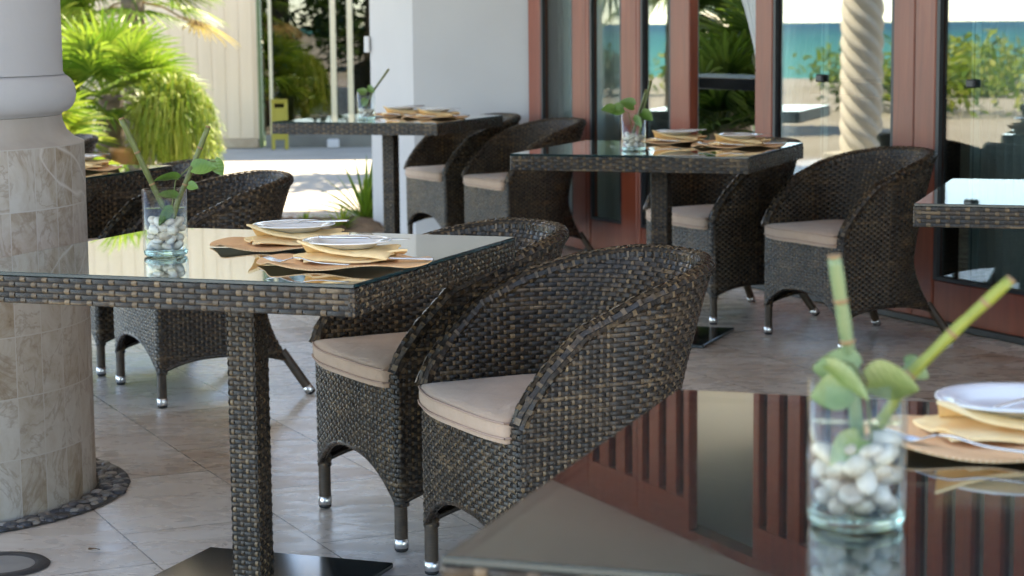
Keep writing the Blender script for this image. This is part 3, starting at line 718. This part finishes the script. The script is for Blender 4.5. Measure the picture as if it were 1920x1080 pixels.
def weeping(name, label, loc, h, R_, n, m, seed, w_=.006, cat='shrub', nleaf=7):
    random.seed(seed); t = thing(name, label, cat, loc); mb = MB()
    for k in range(n):
        az = random.uniform(0, 6.283); r = R_ * math.sqrt(random.uniform(.05, 1)); hh = h * random.uniform(.75, 1.05) * (1 - .25 * (r / R_) ** 2)
        zend = max(.03, hh * random.uniform(.0, .55))
        P = []
        for q in np.linspace(0, 1, 8):
            rr = r * (q ** .8) ; z = hh * math.sin(min(q * 1.9, 1.5708)) if q < .6 else hh - (hh - zend) * ((q - .6) / .4) ** 1.6
            z = min(z, hh) + .03 * math.sin(q * 5 + az * 3); P.append(Vector((math.cos(az) * rr + .02 * random.uniform(-1, 1), math.sin(az) * rr + .02 * random.uniform(-1, 1), z)))
        strip(mb, P, [w_ * .7] + [w_] * 6 + [.001], None, .3)
        for _ in range(nleaf):
            q = random.uniform(2.5, 6.9); i = int(q); p = P[i].lerp(P[i + 1], q - i); d = Vector((random.uniform(-1, 1), random.uniform(-1, 1), random.uniform(-1.2, .2))).normalized()
            strip(mb, [p, p + d * .035, p + d * .07], [w_ * .5, w_, .001], None, .2)
    mb.build('foliage', m, t, smooth=False); return t
weeping('weeping_shrub', 'lime green weeping shrub spilling down in front of the cream wall', (-2.66, 16.3, 0), 1.0, .40, 900, LIMEG, 4, .0045, 'shrub', 12)
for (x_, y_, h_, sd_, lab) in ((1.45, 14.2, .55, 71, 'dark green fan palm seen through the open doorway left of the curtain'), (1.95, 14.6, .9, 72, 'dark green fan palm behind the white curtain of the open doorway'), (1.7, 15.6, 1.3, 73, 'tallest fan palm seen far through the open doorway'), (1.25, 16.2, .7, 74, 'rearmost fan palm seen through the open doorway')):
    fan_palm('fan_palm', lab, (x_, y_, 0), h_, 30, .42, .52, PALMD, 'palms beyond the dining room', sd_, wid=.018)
weeping('weeping_shrub', 'small yellow green tuft behind the wicker chair rim at the column edge', (-3.42, 16.2, 0), .36, .28, 260, LIMEG, 9)
# sunlit terracotta pots between the palms
for i, (px_, py_, s_, lab) in enumerate(((-3.06, 16.3, .9, 'tall sunlit terracotta pot below the weeping shrub'), (-3.30, 16.15, .8, 'smaller sunlit terracotta pot left of the tall one'))):
    t = thing('terracotta_pot', lab, 'pot', (px_, py_, 0), 0, 'terracotta pots under the palms')
    mb = MB(); mb.lathe([(.0, .02), (.085 * s_, .02), (.085 * s_, 0), (.10 * s_, .0), (.125 * s_, .30 * s_), (.14 * s_, .31 * s_), (.14 * s_, .35 * s_), (.12 * s_, .35 * s_), (.11 * s_, .30 * s_), (0, .30 * s_)], 28); mb.build('pot_body', TERRA, t)
# spiky plants by the pier
def spiky(label, loc, n, L, w_, m, seed, az0=0, azr=6.283, group='spiky plants at the foot of the white pier'):
    random.seed(seed); t = thing('spiky_plant', label, 'plant', loc, 0, group); mb = MB()
    for k in range(n):
        az = az0 + azr * random.random(); el = random.uniform(.25, 1.35); l_ = L * random.uniform(.7, 1.1); d = Vector((math.cos(az) * math.cos(el), math.sin(az) * math.cos(el), math.sin(el)))
        pts = [d * l_ * q + Vector((0, 0, -.22 * l_ * q * q * math.cos(el))) for q in (0, .25, .5, .75, 1)]
        strip(mb, pts, [w_ * .7, w_, w_ * .9, w_ * .55, .001], None, .4)
    mb.build('leaves', m, t, smooth=False); return t
spiky('dark green spiky plant leaning out from behind the white pier', (-.93, 13.15, .0), 44, .52, .016, PALMG, 21)
spiky('low spiky plant with sunlit tips in the brown bed before the white pier', (-1.05, 12.62, .0), 40, .20, .009, LIMEG, 22)
spiky('tiny pale tuft at the left end of the brown bed', (-1.30, 12.95, .0), 26, .12, .008, LIMEG, 23)
# soil bed
mb = MB(); P = np.zeros((40, 14, 3))
for i in range(40):
    for j in range(14):
        a = i / 39; x = -1.72 + .95 * a; y0 = 12.46 + .03 * math.sin(i * .9); y1 = 13.25 + .05 * math.sin(i * .7)
        y = y0 + (y1 - y0) * j / 13; e = min(j, 13 - j, i, 39 - i) / 3
        P[i, j] = (x, y, .004 + .03 * min(1, e) + .02 * random.random() * min(1, e))
mb.grid(P); o = mb.build('planting_bed', SOIL); structure(o)

# garden behind the far windows
def bushy(name, label, loc, h, r, n, m, seed, cat='tree', trunk=True, lw=.05, group=None, ht=.45):
    random.seed(seed); t = thing(name, label, cat, loc, 0, group)
    if trunk:
        mb = MB(); mb.tube([(0, 0, 0), (.05, 0, h * .3), (0, .05, h * .7)], [r * .14, r * .11, r * .06], 10)
        for k in range(5):
            a = k * 1.3; mb.tube([(0.03, 0, h * (.3 + .06 * k)), (math.cos(a) * r * .4, math.sin(a) * r * .4, h * (.5 + .08 * k)), (math.cos(a) * r * .75, math.sin(a) * r * .75, h * (.62 + .07 * k))], [r * .05, r * .035, r * .012], 7)
        mb.build('trunk', BARK, t)
    mb = MB(); cl = []
    for k in range(22):
        a = random.uniform(0, 6.28); rr = r * .8 * math.sqrt(random.random()); z = h * random.uniform(ht, .95); cl.append((Vector((math.cos(a) * rr, math.sin(a) * rr, z)), r * random.uniform(.22, .42)))
    for k in range(n):
        c, cr = random.choice(cl); d = Vector((random.gauss(0, 1), random.gauss(0, 1), random.gauss(0, .8))).normalized() * cr * random.uniform(.5, 1.0); p = c + d
        if p.z < .02: continue
        e = Vector((random.gauss(0, 1), random.gauss(0, 1), random.gauss(0, .6))).normalized(); L = lw * random.uniform(.8, 1.8)
        strip(mb, [p, p + e * L * .5, p + e * L], [.004, lw * .28, .002], Vector((random.gauss(0, .4), random.gauss(0, .4), 1)).normalized(), .15)
    mb.build('crown', m, t, smooth=False); return t
bushy('garden_tree', 'dark leafy tree seen through the far window beside its left jamb', (-3.1, 25.2, 0), 3.6, 1.1, 5200, DARKG, 31, lw=.09, group='trees seen through the far windows', ht=.12)
bushy('garden_tree', 'dark tree at the middle of the far window', (-1.95, 29.5, 0), 3.8, 1.3, 5200, DARKG, 32, lw=.1, group='trees seen through the far windows', ht=.3)
bushy('garden_tree', 'tree with pale leaves behind the thick trunk in the far window', (-1.1, 31, 0), 4.2, 1.5, 4200, PALMG, 33, lw=.1, group='trees seen through the far windows', ht=.2)
bushy('garden_hedge', 'black green round bush low in the far window', (-2.35, 26.2, 0), 1.15, .75, 3600, DARKG, 34, 'bush', False, .06, ht=.05)
mb = MB(); mb.tube([(0, 0, 0), (.03, 0, 1.0), (-.03, .02, 2.2), (.05, 0, 4.5)], [.33, .26, .24, .2], 18); o = mb.build('tree_trunk', noisy("grey_bark", (.12, .11, .10), (.26, .25, .23), 3, .9, .9, .05, stretch=(1, 1, .25))); o.location = (-1.72, 24.6, 0); tag(o, 'thick grey tree trunk behind the right part of the far window', 'tree trunk')
for k in range(8):
    bushy('garden_tree', 'one of the dark trees closing the view at the back of the garden', (-8.2 + k * 1.35, 36 + (k % 3), 0), 4.6, 1.5, 1500, DARKG, 90 + k, lw=.26, group='dark trees closing the garden', ht=.06)
for k in range(6):
    bushy('shore_tree', 'one of the tall dark trees behind the camera mirrored in the far window', (-9.5 + k * 2.9, -14 - (k % 2) * 2, 0), 8.5, 2.6, 2200, DARKG, 110 + k, lw=.34, group='tall trees mirrored in the far window', ht=.06)
t = thing('stone_birdbath', 'pale stone birdbath in the garden behind the far window', 'birdbath', (-2.62, 25.0, 0))
mb = MB(); mb.lathe([(.16, 0), (.15, .04), (.07, .08), (.055, .45), (.08, .50)], 24); mb.build('pedestal', noisy("garden_stone", (.42, .40, .36), (.55, .52, .47), 8, .8), t)
mb = MB(); mb.lathe([(.08, .50), (.2, .55), (.29, .62), (.28, .635), (.15, .58), (0, .565)], 32); mb.build('bowl', bpy.data.materials["garden_stone"], t)
t = thing('parked_car', 'bright blue car parked far behind the garden window', 'car', (-2.9, 33.5, 0), 20)
BLUE = mat("blue_paint", (.02, .10, .42), .25, Coat_Weight=.6)
mb = MB(); prof = [(-2.0, .35), (-2.0, .75), (-1.35, .92), (-.7, 1.38), (.7, 1.42), (1.25, .98), (1.95, .85), (2.02, .4)]
n = len(prof); V = [[x_, s_ * (.82 if z_ < 1.1 else .64), z_] for s_ in (-1, 1) for x_, z_ in prof]; mb.add(V, [(k, (k + 1) % n, n + (k + 1) % n, n + k) for k in range(n)] + [tuple(range(n - 1, -1, -1)), tuple(range(n, 2 * n))]); mb.build('body', BLUE, t, smooth=False)
mb = MB()
for s_ in (-1, 1):
    y_ = s_ * .835; mb.add([[-1.15, y_, .96], [-.65, s_ * .70, 1.30], [.62, s_ * .70, 1.33], [1.05, y_, 1.0]], [(0, 1, 2, 3)])
mb.build('side_windows', mat("car_glass", (.02, .03, .04), .08), t, smooth=False)
for x_ in (-1.25, 1.25):
    for y_ in (-.80, .80): mb = MB(); mb.tube([(x_, y_ - .1, .33), (x_, y_ + .1, .33)], .33, 20); mb.build('wheel', RUBBER, t)

bushy('garden_tree', 'leafy tree hidden behind the white pier that dapples the sunlit path', (.1, 18.3, 0), 3.6, 1.15, 3000, PALMG, 36, lw=.12, group='trees beside the path', ht=.45)
# seaward side (seen in the door glass)
SPI = plaster("column_stone", (.62, .58, .50), (.70, .66, .58))
t = thing('twisted_column', 'twisted spiral fluted stone column mirrored in the wide glass door', 'column', (-6.35, 13.55, 0))
P = np.zeros((96, 320, 3))
for i in range(96):
    for j in range(320):
        z = .12 + 2.78 * j / 319; ph = 2 * math.pi * i / 96; r = .150 + .038 * abs(math.sin(3 * ph - z * 22)) ; P[i, j] = (r * math.cos(ph), r * math.sin(ph), z)
mb = MB(); mb.grid(P, closed_u=True); mb.build('shaft', SPI, t)
mb = MB(); mb.rbox(-.24, .24, -.24, .24, 0, .119, .01); mb.build('plinth', SPI, t, smooth=False)
fan_palm('fan_palm', 'tall fan palm by the beach mirrored at the top of a door pane', (-10.4, 18.4, 0), 1.9, 30, .7, .8, PALMG, 'palms mirrored in the glass doors', 41, wid=.026)
random.seed(50)
for i in range(24):
    a = -15.5 - random.random() * 11; y_ = 9 + i * 1.25
    bushy('beach_shrub', 'dense low shrub in the hedge row before the mirrored sea', (a, y_, 0), random.uniform(.45, .85), random.uniform(.9, 1.5), 700, (PALMG, LIMEG, DARKG)[i % 3], 60 + i, 'shrub', False, .14, ht=.05, group='shrubs along the beach')
# ------------------------------------------------------------------ tables and chairs
G_T = 'square wicker tables with glass tops'; G_C = 'wicker tub chairs of the terrace'
T1 = (-.590, 4.52, 0); T2 = (-.645, 11.04, 0); T3 = (.600, 8.175, 0); T4 = (.523, 2.168, 0); T5 = (1.688, 5.862, 0); T6 = (-1.82, 7.151, 0)
tb = make_table('wicker_table', 'wicker table with two place settings and a pebble vase, in front of the travertine column', T1, -20, G_T)
dup(tb, T2, -21, 'farthest wicker table, on a slim post before the white pier')
dup(tb, T3, -20.6, 'wicker table standing before the red wood doors with leafy vase and square black base')
dup(tb, T4, -18.6, 'nearest wicker table whose glass mirrors the slatted doors')
dup(tb, T5, -18.4, 'wicker table cut by the right edge with only its pale glass corner showing')
dup(tb, T6, -19.5, 'wicker table mostly hidden behind the travertine column')
c0 = make_chair('tub_chair', 'nearest tub chair, whole backrest weave in view beside the nearest table', (-.098, 4.372, 0), -66, G_C)
for (x_, y_, a, lab) in ((-.395, 5.045, -64, 'second tub chair, half under the corner of the column side table'),
        (-1.290, 6.955, -64, 'tub chair whose back rises right behind the vase of the table at the column'),
        (-1.62, 7.60, -64, 'tub chair showing only its dark rim behind the chair at the column'),
        (-.135, 10.85, -64, 'front one of two tub chairs at the farthest table, rim against red door post'),
        (-.480, 11.50, -64, 'rear one of the two tub chairs at the farthest table, against the white pier'),
        (.714, 8.725, -63, 'tub chair tucked under the table before the red wood doors'),
        (1.137, 7.983, -64, 'free standing tub chair in front of the wide red wood doors'),
        (-2.49, 9.60, -64, 'tub chair with only a dark rim tip showing right of the white column')):
    dup(c0, (x_, y_, 0), a, lab)

# ------------------------------------------------------------------ place settings
TT = TZ + .0088      # top of the glass
def make_mat_obj():
    n, m = 96, 16; P = np.zeros((n, m, 3))
    for i in range(n):
        th = 2 * math.pi * i / n
        rr = 1 + .05 * math.cos(6 * th + .5)
        for j in range(m):
            q = (j + .02) / (m - 1); x = .180 * rr * q * math.cos(th); y = .138 * rr * q * math.sin(th)
            z = .0035 + .0105 * max(0, q - .45) / .55 * (1 + math.sin(5 * th + .9)) * .5 + .0008 * q
            P[i, j] = (x, y, z)
    mb = MB(); mb.grid(P, closed_u=True); Q = P.copy(); Q[:, :, 2] -= .0025; mb.grid(Q, closed_u=True, flip=True)
    E_ = np.stack([Q[:, -1], P[:, -1]], 1); mb.grid(E_, closed_u=True); return mb
def make_napkin():
    mb = MB(); n = 44
    for layer in range(3):
        P = np.zeros((n, n, 3)); rt = R([8, 24, -6][layer]); sx, sy = [(.098, .078), (.104, .070), (.094, .080)][layer]
        for i in range(n):
            for j in range(n):
                a = 2 * i / (n - 1) - 1; b = 2 * j / (n - 1) - 1
                x = a * sx; y = b * sy; ed = max(abs(a), abs(b)) ** 3
                z = .0105 + layer * .0088 + .0035 * math.sin(4 * a + 2 * b + layer) * ed + .003 * math.sin(5 * b + layer * 2) * ed - .003 * max(abs(a), abs(b)) ** 12
                if layer == 2: z += .028 * max(0, (-a - b) / 2 - .35) * 1.7
                if layer == 1: z += .020 * max(0, (a - b) / 2 - .4) * 1.2
                z -= .004 * ed * (layer > 0)
                P[i, j] = (x * math.cos(rt) - y * math.sin(rt), x * math.sin(rt) + y * math.cos(rt), max(z, .0085))
        Q = P.copy(); Q[:, :, 2] -= .0072 - .003 * np.maximum(np.abs(np.linspace(-1, 1, n))[:, None], np.abs(np.linspace(-1, 1, n))[None]) ** 12; mb.grid(P); mb.grid(Q, flip=True)
        for s_ in ((P[0], Q[0]), (Q[-1], P[-1]), (Q[:, 0], P[:, 0]), (P[:, -1], Q[:, -1])): mb.grid(np.stack(s_, 1))
    return mb
def make_plate():
    mb = MB(); mb.lathe([(0, .0035), (.050, .0035), (.058, .006), (.068, .0125), (.092, .0165), (.0945, .0162), (.0945, .0140), (.090, .0128), (.068, .0085), (.056, .0005), (.052, 0), (.05, .001), (0, .001)], 72); return mb
def make_knife():
    mb = MB(); P = [(-.105, .004, .0), (-.02, .0065, 0), (-.012, .0035, 0), (0, .004, 0), (.09, .0055, 0), (.095, .003, 0)]
    V = []
    for x, w_, _ in P:
        th = .0007 if x < -.012 else .0028
        V += [[x, -w_, 0], [x, w_, 0], [x, w_ * .6, th * 2], [x, -w_ * .6, th * 2]]
    F = [(i * 4 + k, i * 4 + (k + 1) % 4, (i + 1) * 4 + (k + 1) % 4, (i + 1) * 4 + k) for i in range(5) for k in range(4)] + [(0, 3, 2, 1), (20, 21, 22, 23)]
    mb.add(V, F); return mb
def make_fork():
    mb = MB(); hz = lambda x: .010 * math.exp(-((x + .03) / .025) ** 2) + (.004 if x > 0 else 0)
    xs = np.linspace(-.035, .105, 16)
    V = [];
    for x in xs:
        w_ = .0028 if x < .02 else .0028 + .003 * (x - .02) / .085; z = .003 + .008 * math.exp(-((x + .02) / .03) ** 2)
        V += [[x, -w_, z], [x, w_, z], [x, w_ * .7, z + .0022], [x, -w_ * .7, z + .0022]]
    n = len(xs); mb.add(V, [(i * 4 + k, i * 4 + (k + 1) % 4, (i + 1) * 4 + (k + 1) % 4, (i + 1) * 4 + k) for i in range(n - 1) for k in range(4)] + [(0, 3, 2, 1), tuple((n - 1) * 4 + k for k in range(4))])
    xs = np.linspace(-.060, -.034, 6); V = []
    for i, x in enumerate(xs):
        w_ = .0115 - .0085 * (i / 5) ** 2; z = .0015 + .0085 * (i / 5); V += [[x, -w_, z], [x, w_, z], [x, w_, z + .0018], [x, -w_, z + .0018]]
    mb.add(V, [(i * 4 + k, i * 4 + (k + 1) % 4, (i + 1) * 4 + (k + 1) % 4, (i + 1) * 4 + k) for i in range(5) for k in range(4)] + [(0, 3, 2, 1), (20, 21, 22, 23)])
    for k in range(4):
        y = -.0095 + .0063 * k; mb.tube([(-.060, y, .0025), (-.08, y, .0045), (-.103, y, .010)], [.0015, .0014, .0007], 6)
    return mb
first = {}
def item(kind, mk, m, name, label, cat, loc, rz, group, tilt=(0, 0)):
    if kind not in first:
        o = mk().build(name, m); first[kind] = o
    else: o = first[kind].copy(); COL.objects.link(o)
    o.location = loc; o.rotation_euler = (R(tilt[0]), R(tilt[1]), R(rz)); return tag(o, label, cat, group)
def setting(x, y, rz, where, fork=True, knife2=True, kz=0, kn=(-.01, .03)):
    M = Matrix.Translation((x, y, 0)) @ Matrix.Rotation(R(rz), 4, 'Z')
    def at(u, v, z): p = M @ Vector((u, v, 0)); return (p.x, p.y, z)
    item('mat', make_mat_obj, MATM, 'placemat', 'wavy tan placemat, ' + where, 'placemat', at(0, 0, TT + .0005), rz, 'woven placemats')
    item('nap', make_napkin, NAPK, 'napkin', 'folded yellow napkin, ' + where, 'napkin', at(.005, .035, TT + .004), rz + 6, 'yellow napkins')
    item('plate', make_plate, CHINA, 'side_plate', 'white side plate, ' + where, 'plate', at(0.0, .035, TT + .0335), rz, 'white side plates')
    item('knife', make_knife, STEEL, 'butter_knife', 'butter knife across the plate, ' + where, 'knife', at(.03, .04, TT + .0505), rz + kz, 'butter knives on plates')
    if fork: item('fork', make_fork, STEEL, 'fork', 'steel fork on the mat, ' + where, 'fork', at(-.055, -.105, TT + .0135), rz - 22, 'forks on mats')
    if knife2: item('knife', make_knife, STEEL, 'table_knife', 'steel knife beside the plate, ' + where, 'knife', at(.10, -.02, TT + .0135), rz - 4, 'table knives on mats')
setting(-.350, 4.26, -8, 'front setting of the table at the column', kz=175)
setting(-.500, 4.62, -8, 'rear setting of the table at the column', kz=20, fork=False, knife2=False)
setting(.590, 2.375, -14, 'setting at the right edge of the nearest table', kz=60)
setting(.680, 8.50, -12, 'left setting of the table before the red doors', kz=0, knife2=False)
setting(.905, 8.19, -12, 'right setting of the table before the red doors', kz=175)
setting(-.600, 11.28, -12, 'left setting of the farthest table', kz=30, knife2=False)
setting(-.400, 10.98, -12, 'right setting of the farthest table', kz=175)
setting(-1.545, 7.22, -12, 'setting of the table hidden by the column', kz=10, knife2=False)

# ------------------------------------------------------------------ vases
def make_vase():
    t = thing('glass_vase', 'v', 'vase'); r, h = .0485, .146
    mb = MB(); mb.lathe([(r - .002, .004), (r, .012), (r, h - .001), (r - .0015, h), (r - .003, h - .001), (r - .0034, .013)], 64); mb.build('wall', VGLASS, t)
    mb = MB(); mb.lathe([(0, .0012), (r - .007, .001), (r - .002, .004), (r - .0008, .011), (r - .006, .0155), (r - .014, .013), (0, .012)], 64); mb.build('thick_base', VBASE, t)
    mb = MB(); mb.lathe([(0, .105), (r - .0040, .105), (r - .0036, .1065)], 48); mb.build('water_surface', WATER, t)
    return t
def pebble_mesh(i):
    random.seed(100 + i); mb = MB(); n, m = 14, 9; a, b, c = random.uniform(.011, .020), random.uniform(.008, .014), random.uniform(.006, .0105)
    P = np.zeros((n, m, 3)); ph = random.random() * 6
    for i_ in range(n):
        for j in range(m):
            th = 2 * math.pi * i_ / n; fi = -math.pi / 2 + math.pi * j / (m - 1); k = 1 + .08 * math.sin(2 * th + ph) * math.cos(fi)
            P[i_, j] = (a * math.cos(th) * math.cos(fi) * k, b * math.sin(th) * math.cos(fi) * k, c * math.sin(fi))
    mb.grid(P, closed_u=True); return mb
PMESH = []
def vase(x, y, rz, label, npeb, plabel, seed):
    if 'vase' not in first:
        v = make_vase(); first['vase'] = v; v.location = (x, y, TT); v["label"] = label; v["group"] = 'glass vases on the tables'
    else: v = dup(first['vase'], (x, y, TT), rz, label, 'glass vases on the tables')
    rs = random.Random(seed); pl = []; npeb = int(npeb * 1.45)
    for k in range(npeb):
        best = None
        for _ in range(60):
            a = rs.uniform(0, 6.283); rr = .031 * math.sqrt(rs.random()); px, py = rr * math.cos(a), rr * math.sin(a); z = .023
            for (qx, qy, qz) in pl:
                d2 = (px - qx) ** 2 + (py - qy) ** 2; s = .021
                if d2 < s * s: z = max(z, qz + math.sqrt(s * s - d2) * .86)
            if best is None or z < best[2]: best = (px, py, z)
        pl.append(best)
    for k, (px, py, pz) in enumerate(pl):
        i = k % 6
        if len(PMESH) <= i: o = pebble_mesh(i).build('pebble', PEB); PMESH.append(o)
        else: o = PMESH[i].copy(); COL.objects.link(o)
        o.location = (x + px, y + py, TT + pz); o.rotation_euler = (rs.uniform(-.6, .6), rs.uniform(-.6, .6), rs.uniform(0, 6.28)); tag(o, plabel, 'pebble', plabel.replace('pebble', 'pebbles'))
def stem(x, y, pts, r, m, label, nodes=()):
    t = thing('cut_stem', label, 'stem', (x, y, TT)); mb = MB(); P = [Vector(p) for p in pts]
    dense = []
    for i in range(len(P) - 1):
        for q in range(6): dense.append(P[i].lerp(P[i + 1], q / 6))
    dense.append(P[-1]); rr = [r * (1 + .05 * math.sin(i * 1.3)) for i in range(len(dense))]
    mb.tube(dense, rr, 14); mb.build('stalk', m, t)
    tot = P[-1] - P[0]
    mb = MB(); mb.tube([P[-1] - tot.normalized() * .001, P[-1] + tot.normalized() * .002], r * .96, 14); mb.build('cut_end', NODE, t)
    for q in nodes:
        c = dense[int(q * (len(dense) - 1))]; d = tot.normalized(); mb = MB(); mb.tube([c - d * .0022, c, c + d * .0022], [r * 1.02, r * 1.17, r * 1.02], 14); mb.build('node_ring', NODE, t)
    return t
def leaf_mb(L, W, cup=.25, bend=.3):
    mb = MB(); n, m = 14, 9; P = np.zeros((n, m, 3))
    for i in range(n):
        q = i / (n - 1); w_ = W * (math.sin(math.pi * min(1, (q * .92 + .06)) ** .72)) ** .8
        for j in range(m):
            b = 2 * j / (m - 1) - 1; heart = -.10 * L * abs(b) * (1 - q) ** 3
            P[i, j] = (q * L + heart, b * w_, -bend * L * q * q + cup * w_ * b * b + .02 * L * math.sin(q * 9) * abs(b))
    mb.grid(P); return mb
def vine(x, y, pts, leaves, label, m, r=.0016):
    t = thing('pothos_sprig', label, 'plant', (x, y, TT)); mb = MB(); mb.tube(pts, r, 6); mb.build('vine_stem', STEM, t)
    for (p, L, W, az, el, roll) in leaves:
        o = leaf_mb(L, W).build('leaf', m, t); o.location = p; o.rotation_euler = (Matrix.Rotation(R(az), 3, 'Z') @ Matrix.Rotation(R(-el), 3, 'Y') @ Matrix.Rotation(R(roll), 3, 'X')).to_euler()
    return t
# column side table
vx, vy = -.756, 4.465
vase(vx, vy, 0, 'glass vase of white pebbles on the table at the column', 24, 'white pebble in the vase on the table at the column', 1)
stem(vx, vy, [(.028, .02, .03), (-.02, .01, .14), (-.040, -.0, .19), (-.084, -.02, .300)], .0062, STEM, 'brown tipped green stem leaning left out of the vase at the column', (.45, .8))
stem(vx, vy, [(.00, .0, .025), (.03, .0, .12), (.062, .0, .19), (.100, .0, .280)], .0058, STEM, 'brown tipped green stem leaning right out of the vase at the column', (.5, .85))
vine(vx, vy, [(.005, .01, .06), (.02, -.01, .12), (.028, -.015, .165), (.06, -.01, .195), (.095, 0, .205), (.115, 0, .205)],
     [((.035, -.02, .17), .052, .021, 195, 10, 30), ((.066, -.012, .192), .050, .019, -5, 8, 60), ((.112, 0, .208), .036, .016, -30, -62, 70), ((.055, -.01, .155), .022, .011, -20, -10, 60), ((.02, -.01, .10), .048, .020, 210, -30, 60), ((.03, -.02, .13), .04, .017, 190, 20, 40)],
     'small leaved pothos sprig trailing right from the vase at the column', LEAF)
# nearest table
vx, vy = .339, 1.990
vase(vx, vy, 40, 'large blurred glass vase of pebbles on the nearest table', 24, 'pale pebble in the vase on the nearest table', 2)
stem(vx, vy, [(.006, .01, .05), (-.004, .01, .15), (-.016, .0, .215), (-.026, -.01, .268)], .0068, STEMP, 'upright pale green stem rising from the nearest vase', (.55, .75))
stem(vx, vy, [(.022, .02, .09), (.052, .0, .150), (.098, -.01, .200), (.143, -.02, .245)], .0058, STEMY, 'yellow green bamboo stem slanting right from the nearest vase', (.35, .62, .85))
vine(vx, vy, [(.0, -.01, .03), (.012, -.015, .09), (.004, -.02, .145), (-.01, -.03, .165), (-.035, -.02, .172)],
     [((-.004, -.01, .155), .042, .023, 165, 12, -45), ((-.012, -.03, .140), .038, .020, 178, -5, -62), ((.006, -.025, .146), .048, .024, -12, 4, -62), ((-.035, -.035, .166), .052, .011, -20, -30, -70), ((.048, .01, .158), .028, .013, 0, -20, 50), ((.0, -.02, .09), .04, .018, 200, -40, -60)],
     'round pale leaved pothos sprig around the stems of the nearest vase', PALE)
# table before the doors
vx, vy = .480, 8.02
vase(vx, vy, 80, 'glass vase with bright leaves on the table before the red doors', 16, 'pebble in the vase on the table before the red doors', 3)
stem(vx, vy, [(-.01, .02, .03), (.02, .0, .14), (.05, .0, .235)], .0055, STEM, 'left one of two green stems in the vase before the red doors')
stem(vx, vy, [(.02, .0, .03), (.035, .0, .14), (.068, .0, .270)], .0058, STEM, 'taller right one of two green stems in the vase before the red doors')
vine(vx, vy, [(.0, 0, .06), (-.02, -.02, .15), (-.06, -.02, .16)], [((-.04, -.02, .165), .06, .026, 180, -5, -70), ((.0, -.03, .175), .055, .027, 200, 25, -70), ((.03, -.035, .15), .05, .024, 10, -30, -60), ((-.075, -.02, .165), .05, .022, 190, 5, -50), ((.0, -.03, .13), .05, .02, -20, -40, -60)], 'bright green pothos sprig leaning left from the vase before the red doors', LEAF)
# farthest table
vx, vy = -.762, 10.91
vase(vx, vy, 120, 'glass vase on the farthest table in front of the dark window', 14, 'pebble in the vase on the farthest table', 4)
stem(vx, vy, [(-.01, .0, .03), (.03, .0, .14), (.122, .0, .265)], .0058, STEM, 'slanting green stem in the vase on the farthest table')
vine(vx, vy, [(.0, 0, .06), (-.0, -.02, .15)], [((0, -.02, .14), .05, .022, 180, 25, -70), ((.01, -.02, .17), .045, .02, 0, -30, -70), ((.0, -.03, .11), .045, .02, 200, -60, -60)], 'small pothos sprig inside the vase on the farthest table', LEAF)

# small fallen leaf on the paving
mb = leaf_mb(.035, .010, .3, .25); o = mb.build('dry_leaf', noisy("dry_leaf_brown", (.10, .05, .02), (.22, .12, .05), 40, .7)); o.location = (-1.02, 4.82, .012); o.rotation_euler = (0, 0, 1.1); tag(o, 'small brown dry leaf lying on the paving beside the floor light', 'leaf')
